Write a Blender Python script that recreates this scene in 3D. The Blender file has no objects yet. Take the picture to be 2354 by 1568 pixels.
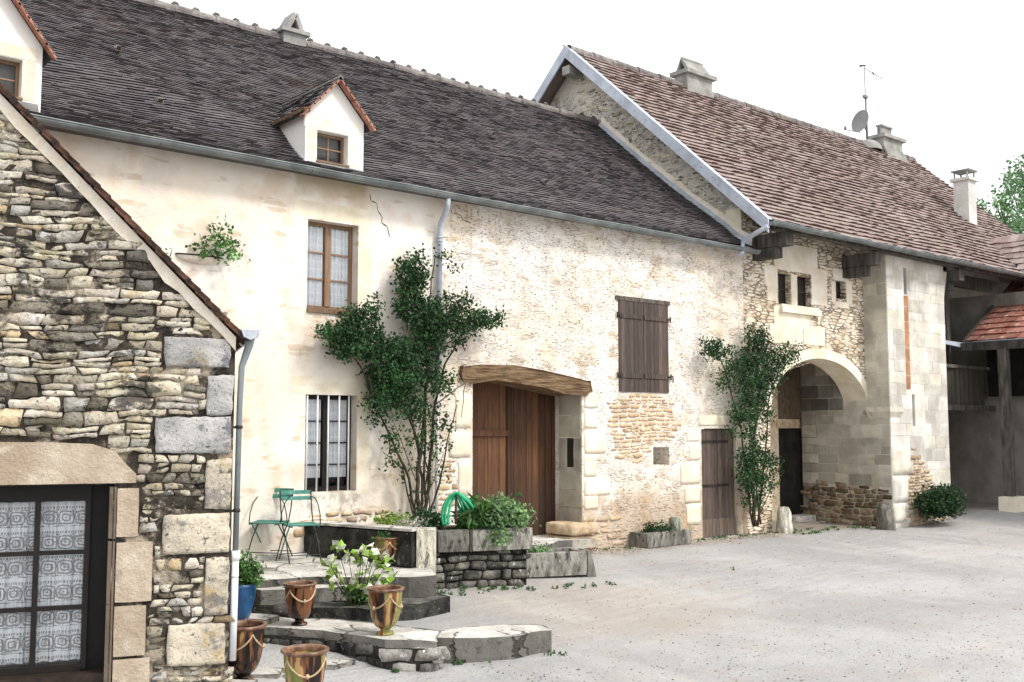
import bpy, math, random
from mathutils import Vector, Matrix, noise
from mathutils.geometry import tessellate_polygon
random.seed(7)
R = random.random
def U(a, b): return a + (b - a) * random.random()
C = bpy.context.scene.collection
# ------------------------------------------------------------------ camera frame (photo measured at 2353 px wide)
F, CX, CY, E = 2380., 1176.5, 784., 2.2
TH = math.atan(201 / F); AZ = math.radians(49.9)
fw = Vector((math.cos(AZ) * math.cos(TH), math.sin(AZ) * math.cos(TH), math.sin(TH)))
rt = Vector((math.sin(AZ), -math.cos(AZ), 0)); up = rt.cross(fw)
def ray(px, py): return fw + rt * ((px - CX) / F) - up * ((py - CY) / F)
def onY(px, py, Y):
    d = ray(px, py); t = Y / d.y; return Vector((d.x * t, Y, E + d.z * t))
def onX(px, py, X):
    d = ray(px, py); t = X / d.x; return Vector((X, d.y * t, E + d.z * t))
def onZ(px, py, z):
    d = ray(px, py); t = (z - E) / d.z; return Vector((d.x * t, d.y * t, z))
D = 12.345                                   # the long facade's plane
AL = math.radians(-20.3)
ka = Vector((math.cos(AL), math.sin(AL), 0)); kb = Vector((-ka.y, ka.x, 0))
KO = Vector((3.849, 8.2146, 0))
def K(u, v, z=0): return KO + ka * u + kb * v + Vector((0, 0, z))     # cottage frame
def kuv(p): q = p - KO; return (q.dot(ka), q.dot(kb))
def Kp(px, py, w=0):
    d = ray(px, py); o = KO - kb * w; t = (o.dot(kb)) / d.dot(kb)
    p = Vector((d.x * t, d.y * t, E + d.z * t)); return ((p - KO).dot(ka), p.z)
def fY(Y): return lambda u, v, w: Vector((u, Y - w, v))               # facade frame u=X v=z w=outwards
def fK(u, v, w): return K(u, -w, v)
def fX(X): return lambda u, v, w: Vector((X - w, u, v))               # plane facing -X: u=Y
# ------------------------------------------------------------------ mesh builder
class MB:
    def __init__(s): s.v = []; s.f = []; s.c = []; s.sm = []
    def face(s, pts, col=(1, 1, 1), smooth=False):
        i = len(s.v); s.v += [Vector(p) for p in pts]; s.f.append(tuple(range(i, i + len(pts)))); s.c.append(col); s.sm.append(smooth)
    def idx(s, vs, fs, col=(1, 1, 1), smooth=False):
        i = len(s.v); s.v += [Vector(p) for p in vs]
        for f in fs: s.f.append(tuple(i + k for k in f)); s.c.append(col); s.sm.append(smooth)
    def box8(s, p, col=(1, 1, 1)):            # 8 corners: bottom 4 ccw, top 4 ccw
        s.idx(p, [(3, 2, 1, 0), (4, 5, 6, 7), (0, 1, 5, 4), (1, 2, 6, 5), (2, 3, 7, 6), (3, 0, 4, 7)], col)
    def box(s, a, b, col=(1, 1, 1), fr=None):
        fr = fr or (lambda x, y, z: Vector((x, y, z)))
        s.box8([fr(a[0], a[1], a[2]), fr(b[0], a[1], a[2]), fr(b[0], b[1], a[2]), fr(a[0], b[1], a[2]),
                fr(a[0], a[1], b[2]), fr(b[0], a[1], b[2]), fr(b[0], b[1], b[2]), fr(a[0], b[1], b[2])], col)
    def beam(s, p, q, w, h, col=(1, 1, 1), up=Vector((0, 0, 1))):
        p = Vector(p); q = Vector(q); d = (q - p).normalized(); x = d.cross(up).normalized() * w / 2; y = x.cross(d).normalized() * h / 2
        s.box8([p - x - y, p + x - y, q + x - y, q - x - y, p - x + y, p + x + y, q + x + y, q - x + y], col)
    def prism(s, poly, ext, col=(1, 1, 1)):   # poly list of Vectors, ext Vector
        n = len(poly); i = len(s.v); s.v += [Vector(p) for p in poly] + [Vector(p) + ext for p in poly]
        for t in tessellate_polygon([[Vector(p) for p in poly]]):
            s.f.append(tuple(i + k for k in t)); s.c.append(col); s.sm.append(False)
            s.f.append(tuple(i + n + k for k in reversed(t))); s.c.append(col); s.sm.append(False)
        for k in range(n):
            l = (k + 1) % n; s.f.append((i + k, i + l, i + n + l, i + n + k)); s.c.append(col); s.sm.append(False)
    def tube(s, pts, r, n=6, col=(1, 1, 1), cap=True):
        pts = [Vector(p) for p in pts]; rs = r if isinstance(r, (list, tuple)) else [r] * len(pts)
        i = len(s.v); prev = None
        for k, p in enumerate(pts):
            d = (pts[min(k + 1, len(pts) - 1)] - pts[max(k - 1, 0)])
            d = d.normalized() if d.length > 1e-9 else Vector((0, 0, 1))
            if prev is None: x = d.orthogonal().normalized()
            else:
                x = prev - d * prev.dot(d); x = x.normalized() if x.length > 1e-6 else d.orthogonal().normalized()
            prev = x; y = d.cross(x)
            for j in range(n):
                a = 2 * math.pi * j / n; s.v.append(p + (x * math.cos(a) + y * math.sin(a)) * rs[k])
        for k in range(len(pts) - 1):
            for j in range(n):
                a = i + k * n + j; b = i + k * n + (j + 1) % n
                s.f.append((a, b, b + n, a + n)); s.c.append(col); s.sm.append(True)
        if cap:
            s.f.append(tuple(i + j for j in range(n))[::-1]); s.c.append(col); s.sm.append(False)
            s.f.append(tuple(i + (len(pts) - 1) * n + j for j in range(n))); s.c.append(col); s.sm.append(False)
    def lathe(s, prof, c=(0, 0, 0), n=28, col=(1, 1, 1)):
        c = Vector(c); i = len(s.v)
        for r, z in prof:
            for j in range(n):
                a = 2 * math.pi * j / n; s.v.append(c + Vector((r * math.cos(a), r * math.sin(a), z)))
        for k in range(len(prof) - 1):
            for j in range(n):
                a = i + k * n + j; b = i + k * n + (j + 1) % n
                s.f.append((a, b, b + n, a + n)); s.c.append(col); s.sm.append(True)
    def stone(s, fr, u0, u1, v0, v1, base=0., h=.04, k=.35, rough=.012, col=(1, 1, 1), nu=0, nv=0, back=.05, jit=.0):
        w = u1 - u0; hh = v1 - v0; cu = (u0 + u1) / 2; cv = (v0 + v1) / 2
        nu = nu or max(4, min(12, int(w / .035))); nv = nv or max(4, min(10, int(hh / .035)))
        eu = 1 - min(.07, max(.004, h * .5) / (w / 2)); ev = 1 - min(.1, max(.004, h * .5) / (hh / 2)); dk = .45 if k > .2 else .12
        ss = [-1, -eu] + [-eu + 2 * eu * j / (nu - 2) for j in range(1, nu - 2)] + [eu, 1]
        ts = [-1, -ev] + [-ev + 2 * ev * j / (nv - 2) for j in range(1, nv - 2)] + [ev, 1]
        j4 = [(U(-jit, jit), U(-jit, jit)) for _ in range(4)]
        seed = Vector((U(0, 50), U(0, 50), U(0, 50))); vs = []
        for t in ts:
            for q in ss:
                x = q * math.sqrt(1 - k * t * t / 2); y = t * math.sqrt(1 - k * q * q / 2)
                a = (q + 1) / 2; b = (t + 1) / 2
                dx = (j4[0][0] * (1 - a) + j4[1][0] * a) * (1 - b) + (j4[2][0] * (1 - a) + j4[3][0] * a) * b
                dy = (j4[0][1] * (1 - a) + j4[1][1] * a) * (1 - b) + (j4[2][1] * (1 - a) + j4[3][1] * a) * b
                X = cu + (x + dx) * w / 2; Y = cv + (y + dy) * hh / 2
                e = max(abs(q), abs(t)); n1 = noise.noise(Vector((X * 9, Y * 13, 0)) + seed); n2 = noise.noise(Vector((X * 28, Y * 40, 3)) + seed)
                if e > .9999: z = base - back
                else: z = base + h * (1 - dk * min(1, e / .93) ** 4) + n1 * rough + n2 * rough * .5
                if e > .8: X += n1 * rough * .8; Y += n2 * rough * .6
                vs.append(fr(X, Y, z))
        m = len(ss); fs = []
        for a in range(len(ts) - 1):
            for b in range(m - 1): fs.append((a * m + b, a * m + b + 1, (a + 1) * m + b + 1, (a + 1) * m + b))
        s.idx(vs, fs, col, k >= .1)
    def build(s, name, mat, parent=None, loc=None):
        me = bpy.data.meshes.new(name); o = Vector(loc) if loc is not None else (WLOC[parent.name] if parent else Vector((0, 0, 0)))
        me.from_pydata([tuple(p - o) for p in s.v], [], s.f)
        me.polygons.foreach_set('use_smooth', s.sm)
        ca = me.color_attributes.new('tint', 'FLOAT_COLOR', 'CORNER'); buf = []
        for f, c in zip(s.f, s.c): buf += [c[0], c[1], c[2], 1.] * len(f)
        ca.data.foreach_set('color', buf)
        me.materials.append(mat); me.update()
        ob = bpy.data.objects.new(name, me); C.objects.link(ob)
        if parent: ob.parent = parent
        else: ob.location = o
        WLOC[ob.name] = o
        return ob
WLOC = {}
def thing(name, label, cat, loc=(0, 0, 0), group=None, rz=0):
    o = bpy.data.objects.new(name, None); C.objects.link(o); o.location = loc; o.rotation_euler = (0, 0, rz); o.empty_display_size = .1
    o['label'] = label; o['category'] = cat
    if group: o['group'] = group
    WLOC[o.name] = Vector(loc); return o
def tag(o, label, cat, group=None):
    o['label'] = label; o['category'] = cat
    if group: o['group'] = group
    return o
def dup(root, loc, rz, label):
    r = root.copy(); C.objects.link(r); r.location = loc; r.rotation_euler = (0, 0, rz); r['label'] = label
    for ch in list(root.children):
        c = ch.copy(); C.objects.link(c); c.parent = r
        for g in ch.children:
            d = g.copy(); C.objects.link(d); d.parent = c
    return r
# ------------------------------------------------------------------ materials
class NT:
    def __init__(s, name):
        s.m = bpy.data.materials.new(name); s.m.use_nodes = True; s.t = s.m.node_tree; s.b = s.t.nodes['Principled BSDF']; s.co = s.t.nodes.new('ShaderNodeTexCoord').outputs['Object']
    def n(s, typ, **kw):
        nd = s.t.nodes.new('ShaderNode' + typ)
        for k, v in kw.items():
            if hasattr(nd, k) and k not in ('Scale',): setattr(nd, k, v)
            else:
                i = nd.inputs[k.replace('_', ' ')]
                if isinstance(v, bpy.types.NodeSocket): s.t.links.new(v, i)
                else: i.default_value = v
        return nd
    def lk(s, a, b): s.t.links.new(a, b)
    def st(s, sc, vec=None):
        m = s.t.nodes.new('ShaderNodeMapping'); s.lk(vec or s.co, m.inputs[0]); m.inputs['Scale'].default_value = sc; return m.outputs[0]
    def noise(s, scale, detail=5, vec=None, rough=.6, dist=0):
        return s.n('TexNoise', Scale=scale, Detail=detail, Roughness=rough, Distortion=dist, Vector=vec or s.co).outputs[0]
    def step(s, val, lo, hi, a=0., b=1.):
        m = s.t.nodes.new('ShaderNodeMapRange'); m.interpolation_type = 'SMOOTHSTEP'; s.lk(val, m.inputs[0])
        for k, x in zip((1, 2, 3, 4), (lo, hi, a, b)): m.inputs[k].default_value = x
        return m.outputs[0]
    def mix(s, f, a, b, mode='MIX'):
        m = s.t.nodes.new('ShaderNodeMix'); m.data_type = 'RGBA'; m.blend_type = mode
        for v, i in ((f, m.inputs[0]), (a, m.inputs[6]), (b, m.inputs[7])):
            if isinstance(v, bpy.types.NodeSocket): s.lk(v, i)
            else: i.default_value = v if isinstance(v, float) or isinstance(v, int) else (*v, 1)
        return m.outputs[2]
    def ma(s, op, a, b=0.):
        m = s.t.nodes.new('ShaderNodeMath'); m.operation = op
        for v, i in ((a, m.inputs[0]), (b, m.inputs[1])):
            if isinstance(v, bpy.types.NodeSocket): s.lk(v, i)
            else: i.default_value = v
        return m.outputs[0]
    def tint(s): return s.n('VertexColor', layer_name='tint').outputs[0]
    def out(s, col, rough=.8, bump=None, dist=.02, strength=1., metal=0., spec=.3):
        if isinstance(col, bpy.types.NodeSocket): s.lk(col, s.b.inputs['Base Color'])
        else: s.b.inputs['Base Color'].default_value = (*col, 1)
        if isinstance(rough, bpy.types.NodeSocket): s.lk(rough, s.b.inputs['Roughness'])
        else: s.b.inputs['Roughness'].default_value = rough
        s.b.inputs['Metallic'].default_value = metal; s.b.inputs['Specular IOR Level'].default_value = spec
        if bump is not None:
            bp = s.n('Bump', Strength=strength, Distance=dist, Height=bump); s.lk(bp.outputs[0], s.b.inputs['Normal'])
        return s.m
def generic(name, c1, c2, scale=6, st=(1, 1, 1), rough=.8, bump=.01, bscale=None, spots=(), tint=True, metal=0., spec=.3, lo=.35, hi=.65):
    t = NT(name); v = t.st(st)
    a = t.mix(t.step(t.noise(scale, 6, v), lo, hi), c1, c2)
    for (col, sc, l, h, amt, sst) in spots:
        a = t.mix(t.ma('MULTIPLY', t.step(t.noise(sc, 6, t.st(sst), .7), l, h), amt), a, col)
    if tint: a = t.mix(1., a, t.tint(), 'MULTIPLY')
    b = t.ma('ADD', t.noise(bscale or scale * 6, 6, v, .7), t.ma('MULTIPLY', t.noise((bscale or scale * 6) * .25, 4, v), 1.5))
    return t.out(a, rough, b, bump, 1., metal, spec)
S1 = (1, 1, 1)
M = {}
M['cottage_stone'] = generic('cottage_stone', (.50, .44, .33), (.68, .64, .55), 5, rough=.9, bump=.035, bscale=26,
    spots=[((.5, .36, .15), 2.6, .62, .70, .6, S1), ((.03, .03, .03), 2.2, .53, .60, .85, (1, 1, 1.6)), ((.05, .05, .045), 26, .57, .64, .85, S1), ((.85, .82, .76), 9, .58, .66, .8, S1)])
M['quoin_stone'] = generic('quoin_stone', (.5, .47, .41), (.74, .69, .6), 3, rough=.9, bump=.012, bscale=30,
    spots=[((.5, .36, .14), 2.2, .54, .64, .7, S1), ((.16, .16, .18), 4, .52, .62, .75, (1, 1, 1.2)), ((.05, .05, .05), 8, .6, .66, .85, S1), ((.09, .085, .08), 45, .57, .64, .85, S1)])
M['jamb_stone'] = generic('jamb_stone', (.38, .30, .22), (.52, .44, .34), 2.5, rough=.9, bump=.012, bscale=40,
    spots=[((.62, .56, .46), 5, .55, .68, .6, S1), ((.2, .17, .13), 8, .58, .7, .5, (1, 1, .7)), ((.16, .12, .09), 30, .66, .72, .7, S1), ((.05, .04, .035), 4, .66, .74, .7, (3, 3, .6))])
M['mortar_dark'] = generic('mortar_dark', (.02, .017, .014), (.09, .075, .06), 8, rough=1, bump=.03, tint=False, spots=[((.50, .43, .33), 2.2, .50, .60, .85, S1)])
M['mortar_cream'] = generic('mortar_cream', (.74, .66, .52), (.84, .78, .68), 4, rough=.95, bump=.015, spots=[((.55, .32, .16), 3, .62, .72, .6, S1), ((.15, .12, .09), 22, .66, .72, .7, S1)])
M['ashlar'] = generic('ashlar', (.55, .53, .47), (.76, .74, .68), 2.2, rough=.9, bump=.006, bscale=40,
    spots=[((.36, .35, .34), 1.1, .55, .7, .6, (1, 1, .6)), ((.5, .4, .26), 2.3, .62, .72, .5, S1), ((.12, .11, .09), 26, .64, .72, .7, S1)])
M['cream_stone'] = generic('cream_stone', (.72, .64, .5), (.84, .79, .68), 2.5, rough=.9, bump=.005, bscale=40, spots=[((.5, .4, .25), 3, .62, .72, .5, S1), ((.15, .12, .09), 30, .68, .74, .7, S1)])
M['white_render'] = generic('white_render', (.82, .8, .74), (.86, .84, .79), 2, rough=.95, bump=.004, spots=[((.6, .5, .35), 3, .66, .78, .5, S1), ((.4, .38, .33), 9, .66, .74, .4, S1)])
M['rubble_tan'] = generic('rubble_tan', (.48, .36, .24), (.7, .6, .46), 6, rough=.95, bump=.015, bscale=30, spots=[((.1, .08, .06), 20, .58, .68, .8, S1), ((.3, .22, .14), 3, .58, .68, .6, S1)])
def slabmat():
    t = NT('slab'); a = t.mix(t.step(t.noise(3, 6), .35, .65), (.5, .49, .46), (.72, .70, .66)); wob = t.n('TexNoise', Scale=4., Detail=4.).outputs[1]
    ad = t.n('VectorMath', operation='ADD'); t.lk(t.st((1.5, 1.1, 0)), ad.inputs[0]); sc = t.n('VectorMath', operation='SCALE'); t.lk(wob, sc.inputs[0]); sc.inputs['Scale'].default_value = .25; t.lk(sc.outputs[0], ad.inputs[1])
    vd = t.n('TexVoronoi', Scale=1., Vector=ad.outputs[0], feature='DISTANCE_TO_EDGE').outputs[0]; vc = t.n('SeparateColor', Color=t.n('TexVoronoi', Scale=1., Vector=ad.outputs[0]).outputs['Color']).outputs[0]
    a = t.mix(1., a, t.mix(vc, (.78, .77, .75), (1.08, 1.07, 1.05)), 'MULTIPLY'); cr = t.ma('MULTIPLY', t.step(vd, .022, .005), t.step(t.noise(1.3, 3), .45, .55)); a = t.mix(t.ma('MULTIPLY', cr, .8), a, (.08, .08, .06))
    a = t.mix(t.ma('MULTIPLY', t.step(t.noise(10, 6, None, .7), .57, .67), .75), a, (.05, .05, .045)); a = t.mix(t.ma('MULTIPLY', t.step(t.noise(2, 5), .53, .64), .6), a, (.32, .31, .28))
    a = t.mix(t.ma('MULTIPLY', t.step(t.noise(5, 5), .63, .7), .6), a, (.20, .22, .10)); a = t.mix(1., a, t.tint(), 'MULTIPLY')
    return t.out(a, .85, t.ma('SUBTRACT', t.ma('ADD', t.noise(25, 6, None, .7), t.noise(6, 4)), t.ma('MULTIPLY', cr, 2.)), .014)
M['slab'] = slabmat()
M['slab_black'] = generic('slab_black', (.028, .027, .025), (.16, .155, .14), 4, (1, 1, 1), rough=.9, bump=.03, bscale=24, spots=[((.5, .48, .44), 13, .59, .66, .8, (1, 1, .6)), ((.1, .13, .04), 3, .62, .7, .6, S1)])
M['trough_stone'] = generic('trough_stone', (.12, .115, .1), (.36, .35, .31), 5, (1.6, 1.6, .45), rough=.9, bump=.012, bscale=40, spots=[((.02, .02, .018), 6, .54, .66, .85, (1.5, 1.5, .5)), ((.6, .58, .52), 16, .6, .68, .6, (1, 1, .5))])
M['roof_main'] = generic('roof_main', (.088, .080, .086), (.125, .113, .117), 1.2, rough=.5, bump=.006, bscale=60, spec=.4, spots=[((.11, .075, .06), .8, .56, .7, .6, S1), ((.34, .33, .31), 9, .64, .7, .8, S1), ((.25, .24, .2), 30, .67, .72, .8, S1)])
M['roof_brown'] = generic('roof_brown', (.27, .205, .185), (.34, .275, .255), 1.0, rough=.8, bump=.012, bscale=40, spots=[((.32, .19, .14), .9, .64, .74, .6, S1), ((.10, .085, .08), 7, .66, .74, .5, (.5, 1, 1)), ((.36, .33, .31), 1.3, .52, .7, .55, (1, 1, 1)), ((.42, .38, .35), 26, .62, .68, .5, S1)])
M['roof_red'] = generic('roof_red', (.26, .09, .065), (.38, .19, .15), 2.5, rough=.8, bump=.008, bscale=40, spots=[((.75, .62, .45), 6, .57, .66, .7, S1), ((.1, .06, .05), 11, .6, .68, .8, S1)])
M['tile_edge'] = generic('tile_edge', (.035, .022, .018), (.14, .07, .045), 9, rough=.85, bump=.006, spots=[((.02, .018, .018), 12, .5, .6, .8, S1)])
M['ridge'] = generic('ridge_tile', (.11, .10, .10), (.24, .22, .20), 5, rough=.85, bump=.01, spots=[((.5, .48, .44), 9, .6, .68, .6, S1)])
M['zinc'] = generic('zinc', (.13, .15, .15), (.22, .245, .245), 3, (1, 1, 1), rough=.5, bump=.001, metal=.2, spec=.5, spots=[((.45, .47, .46), 5, .66, .72, .6, S1)])
M['zinc_light'] = generic('zinc_light', (.36, .40, .46), (.50, .55, .62), 2.5, rough=.5, bump=.003, bscale=9, metal=.1, spec=.5, tint=False, spots=[((.22, .23, .24), 3.5, .56, .68, .6, (1, 1, 1)), ((.3, .24, .18), 14, .64, .70, .5, (1, 1, .4))])
M['pipe_white'] = generic('pipe_white', (.72, .74, .76), (.8, .81, .82), 3, rough=.4, bump=.001, tint=False)
M['pipe_gray'] = generic('pipe_gray', (.15, .18, .19), (.22, .25, .26), 3, rough=.5, bump=.001, tint=False)
M['cement'] = generic('cement', (.24, .24, .225), (.36, .36, .335), 3, rough=.9, bump=.01, spots=[((.2, .2, .18), 6, .6, .7, .6, S1)])
M['black_iron'] = generic('black_iron', (.015, .014, .013), (.04, .03, .025), 10, rough=.6, bump=.002)
M['white_paint'] = generic('white_paint', (.75, .75, .74), (.82, .82, .8), 8, rough=.5, bump=.001)
M['dark_frame'] = generic('dark_frame', (.006, .005, .005), (.014, .010, .008), 8, rough=.5, bump=.002)
M['brown_frame'] = generic('brown_frame', (.19, .115, .065), (.26, .165, .1), 6, (4, 4, .5), rough=.5, bump=.002)
M['plant_stem'] = generic('plant_stem', (.025, .02, .014), (.075, .058, .036), 12, rough=.9, bump=.004)
M['soil'] = generic('soil', (.04, .03, .02), (.11, .09, .06), 14, rough=1, bump=.03, tint=False)
M['whitewash'] = generic('whitewash', (.17, .155, .13), (.26, .245, .215), 1.6, (1, 1, .7), rough=.95, bump=.01, tint=False, spots=[((.2, .17, .13), 3, .6, .75, .6, S1)])  # whitewash darkened so its colour holds the gallery's shade
M['old_wood'] = generic('old_wood', (.06, .05, .042), (.15, .13, .11), 5, (5, 5, .4), rough=.85, bump=.006)
M['beam_wood'] = generic('beam_wood', (.05, .046, .04), (.13, .12, .105), 4, (3, 3, .5), rough=.85, bump=.01)
M['lintel_wood'] = generic('lintel_wood', (.10, .06, .03), (.27, .18, .10), 4, (.7, 3, 6), rough=.85, bump=.02, bscale=14, spots=[((.03, .02, .012), 5, .56, .64, .8, (.5, 3, 9))])
def leafmat(name, col):
    t = NT(name); a = t.mix(1., t.mix(t.step(t.noise(3, 3), .35, .65), tuple(c * .7 for c in col), tuple(min(1, c * 1.25) for c in col)), t.tint(), 'MULTIPLY')
    m = t.out(a, .55, None, spec=.35)
    tr = t.n('BsdfTranslucent', Color=a); mx = t.n('MixShader'); mx.inputs[0].default_value = .25
    t.lk(t.b.outputs[0], mx.inputs[1]); t.lk(tr.outputs[0], mx.inputs[2]); t.lk(mx.outputs[0], t.t.nodes['Material Output'].inputs[0]); return m
M['leaf_dark'] = leafmat('leaf_dark', (.016, .048, .015)); M['leaf_mid'] = leafmat('leaf_mid', (.05, .13, .03)); M['leaf_lime'] = leafmat('leaf_lime', (.25, .42, .06))
M['leaf_sage'] = leafmat('leaf_sage', (.13, .23, .10)); M['petal'] = leafmat('petal_white', (.7, .72, .62)); M['leaf_hazed'] = leafmat('leaf_hazed', (.13, .25, .12))  # tree leaf colour lightened to imitate haze over distance
def planks(name, c1, c2, w=.16, axis=0, bottom=None):
    t = NT(name); sx = t.n('SeparateXYZ', Vector=t.co)
    c = sx.outputs[axis]; cell = t.ma('FLOOR', t.ma('DIVIDE', c, w)); rnd = t.n('TexWhiteNoise', noise_dimensions='1D', W=cell).outputs[0]
    st = (14, 14, .8) if axis == 0 else (14, 14, .8)
    g = t.noise(3, 6, t.st(st), .7); a = t.mix(t.step(g, .3, .7), c1, c2)
    a = t.mix(1., a, t.mix(rnd, (.6, .6, .6), (1.15, 1.1, 1.05)), 'MULTIPLY')
    fr = t.ma('FRACT', t.ma('DIVIDE', c, w)); gap = t.ma('LESS_THAN', fr, .05); a = t.mix(gap, a, (.01, .008, .006))
    if bottom: a = t.mix(t.ma('MULTIPLY', t.step(t.ma('ADD', sx.outputs[2], t.ma('MULTIPLY', t.noise(2.5, 5, t.st((2, 2, .7))), 1.2)), 2.3, 1.3), .75), a, bottom)
    a = t.mix(1., a, t.tint(), 'MULTIPLY')
    return t.out(a, .65, t.ma('SUBTRACT', g, t.ma('MULTIPLY', gap, 2.)), .006, spec=.35)
M['barn_wood'] = planks('barn_wood', (.085, .038, .017), (.19, .085, .035), .145, bottom=(.065, .042, .03))
M['shutter_wood'] = planks('shutter_wood', (.055, .042, .036), (.13, .10, .085), .105)
M['fascia_wood'] = planks('fascia_wood', (.05, .045, .038), (.11, .10, .085), .22)
# glazed pot
def potmat(name, t1, t2, t3):
    t = NT(name); v = t.st((5, 5, .7)); g = t.noise(1.8, 5, v, .55, .4); g2 = t.noise(1.5, 4, t.st((4.2, 4.2, .6)), .5)
    a = t.mix(t.step(g, t1 - .02, t1 + .03), (.012, .006, .004), (.17, .065, .025))
    a = t.mix(t.step(g, t2, t2 + .04), a, (.42, .27, .11)); a = t.mix(t.ma('MULTIPLY', t.step(g2, t3, t3 + .05), .85), a, (.15, .18, .04))
    return t.out(a, .2, t.noise(20, 4), .003, spec=.5)
M['glaze_rim'] = generic('glaze_rim', (.09, .04, .025), (.26, .14, .08), 14, rough=.3, bump=.002, spec=.5)
M['garland'] = generic('garland', (.38, .26, .14), (.55, .42, .26), 20, rough=.35, bump=.002, spec=.5)
M['blue_glaze'] = generic('blue_glaze', (.01, .06, .16), (.02, .10, .24), 6, rough=.2, bump=.002, spec=.5)
M['green_metal'] = generic('green_metal', (.05, .2, .16), (.10, .3, .25), 12, rough=.5, bump=.001, spots=[((.05, .03, .02), 18, .62, .7, .7, S1)])
M['dark_metal'] = generic('dark_metal', (.015, .03, .028), (.04, .06, .055), 12, rough=.5, bump=.001)
M['hose'] = generic('hose_green', (.012, .33, .15), (.03, .42, .2), 8, rough=.35, bump=.002, spec=.5)
def lace(name, w, hgt, dens=.6):
    t = NT(name); sx = t.n('SeparateXYZ', Vector=t.co); z = sx.outputs[2]; h = sx.outputs[0]
    fz = t.ma('FRACT', t.ma('DIVIDE', z, hgt)); fx = t.ma('FRACT', t.ma('DIVIDE', h, w))
    band = t.ma('MULTIPLY', t.ma('GREATER_THAN', fz, .72), t.ma('GREATER_THAN', t.ma('FRACT', t.ma('DIVIDE', h, w * .16)), .45))
    band = t.ma('MULTIPLY', band, t.ma('LESS_THAN', fz, .82))
    dx = t.ma('SUBTRACT', fx, .5); dz = t.ma('MULTIPLY', t.ma('SUBTRACT', fz, .36), hgt / w)
    r = t.ma('SQRT', t.ma('ADD', t.ma('MULTIPLY', dx, dx), t.ma('MULTIPLY', dz, dz)))
    r = t.ma('ADD', t.ma('MULTIPLY', t.ma('MAXIMUM', t.ma('ABSOLUTE', dx), t.ma('ABSOLUTE', dz)), .6), t.ma('ADD', t.ma('MULTIPLY', r, .45), t.ma('MULTIPLY', t.noise(30, 2), .12)))
    ring = t.ma('MULTIPLY', t.ma('GREATER_THAN', t.ma('SINE', t.ma('MULTIPLY', r, 27.)), .25), t.ma('LESS_THAN', t.ma('ABSOLUTE', dz), .36 * hgt / w))
    vor = t.n('TexVoronoi', Scale=70., Vector=t.co, feature='DISTANCE_TO_EDGE').outputs[0]
    mesh = t.ma('MULTIPLY', t.ma('GREATER_THAN', vor, .12), t.ma('GREATER_THAN', t.noise(16, 2), .5)); net = t.ma('MULTIPLY', t.ma('MAXIMUM', mesh, ring), t.ma('LESS_THAN', fz, .70))
    f = t.ma('MULTIPLY', t.ma('MAXIMUM', band, net), dens)
    fold = t.noise(1.2, 2, t.st((9, 9, .6)))
    m = t.out((.88, .9, .93), .9, fold, .05)
    tr = t.n('BsdfTransparent'); mx = t.n('MixShader', Fac=f); t.lk(t.b.outputs[0], mx.inputs[1]); t.lk(tr.outputs[0], mx.inputs[2]); t.lk(mx.outputs[0], t.t.nodes['Material Output'].inputs[0]); return m
M['lace'] = lace('lace_curtain', .115, .2); M['lace_small'] = lace('lace_small', .09, .11, .16)
def glass():
    t = NT('window_glass'); lw = t.n('Fresnel', IOR=1.45); gl = t.n('BsdfGlossy', Roughness=.03); tr = t.n('BsdfTransparent', Color=(.97, .98, .98, 1)); mx = t.n('MixShader', Fac=t.ma('MULTIPLY', lw.outputs[0], .9))
    t.lk(tr.outputs[0], mx.inputs[1]); t.lk(gl.outputs[0], mx.inputs[2]); t.lk(mx.outputs[0], t.t.nodes['Material Output'].inputs[0]); return t.m
M['glass'] = glass()
M['dark_room'] = generic('dark_room', (.008, .007, .006), (.02, .018, .015), 3, rough=1, bump=.001, tint=False)
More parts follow.
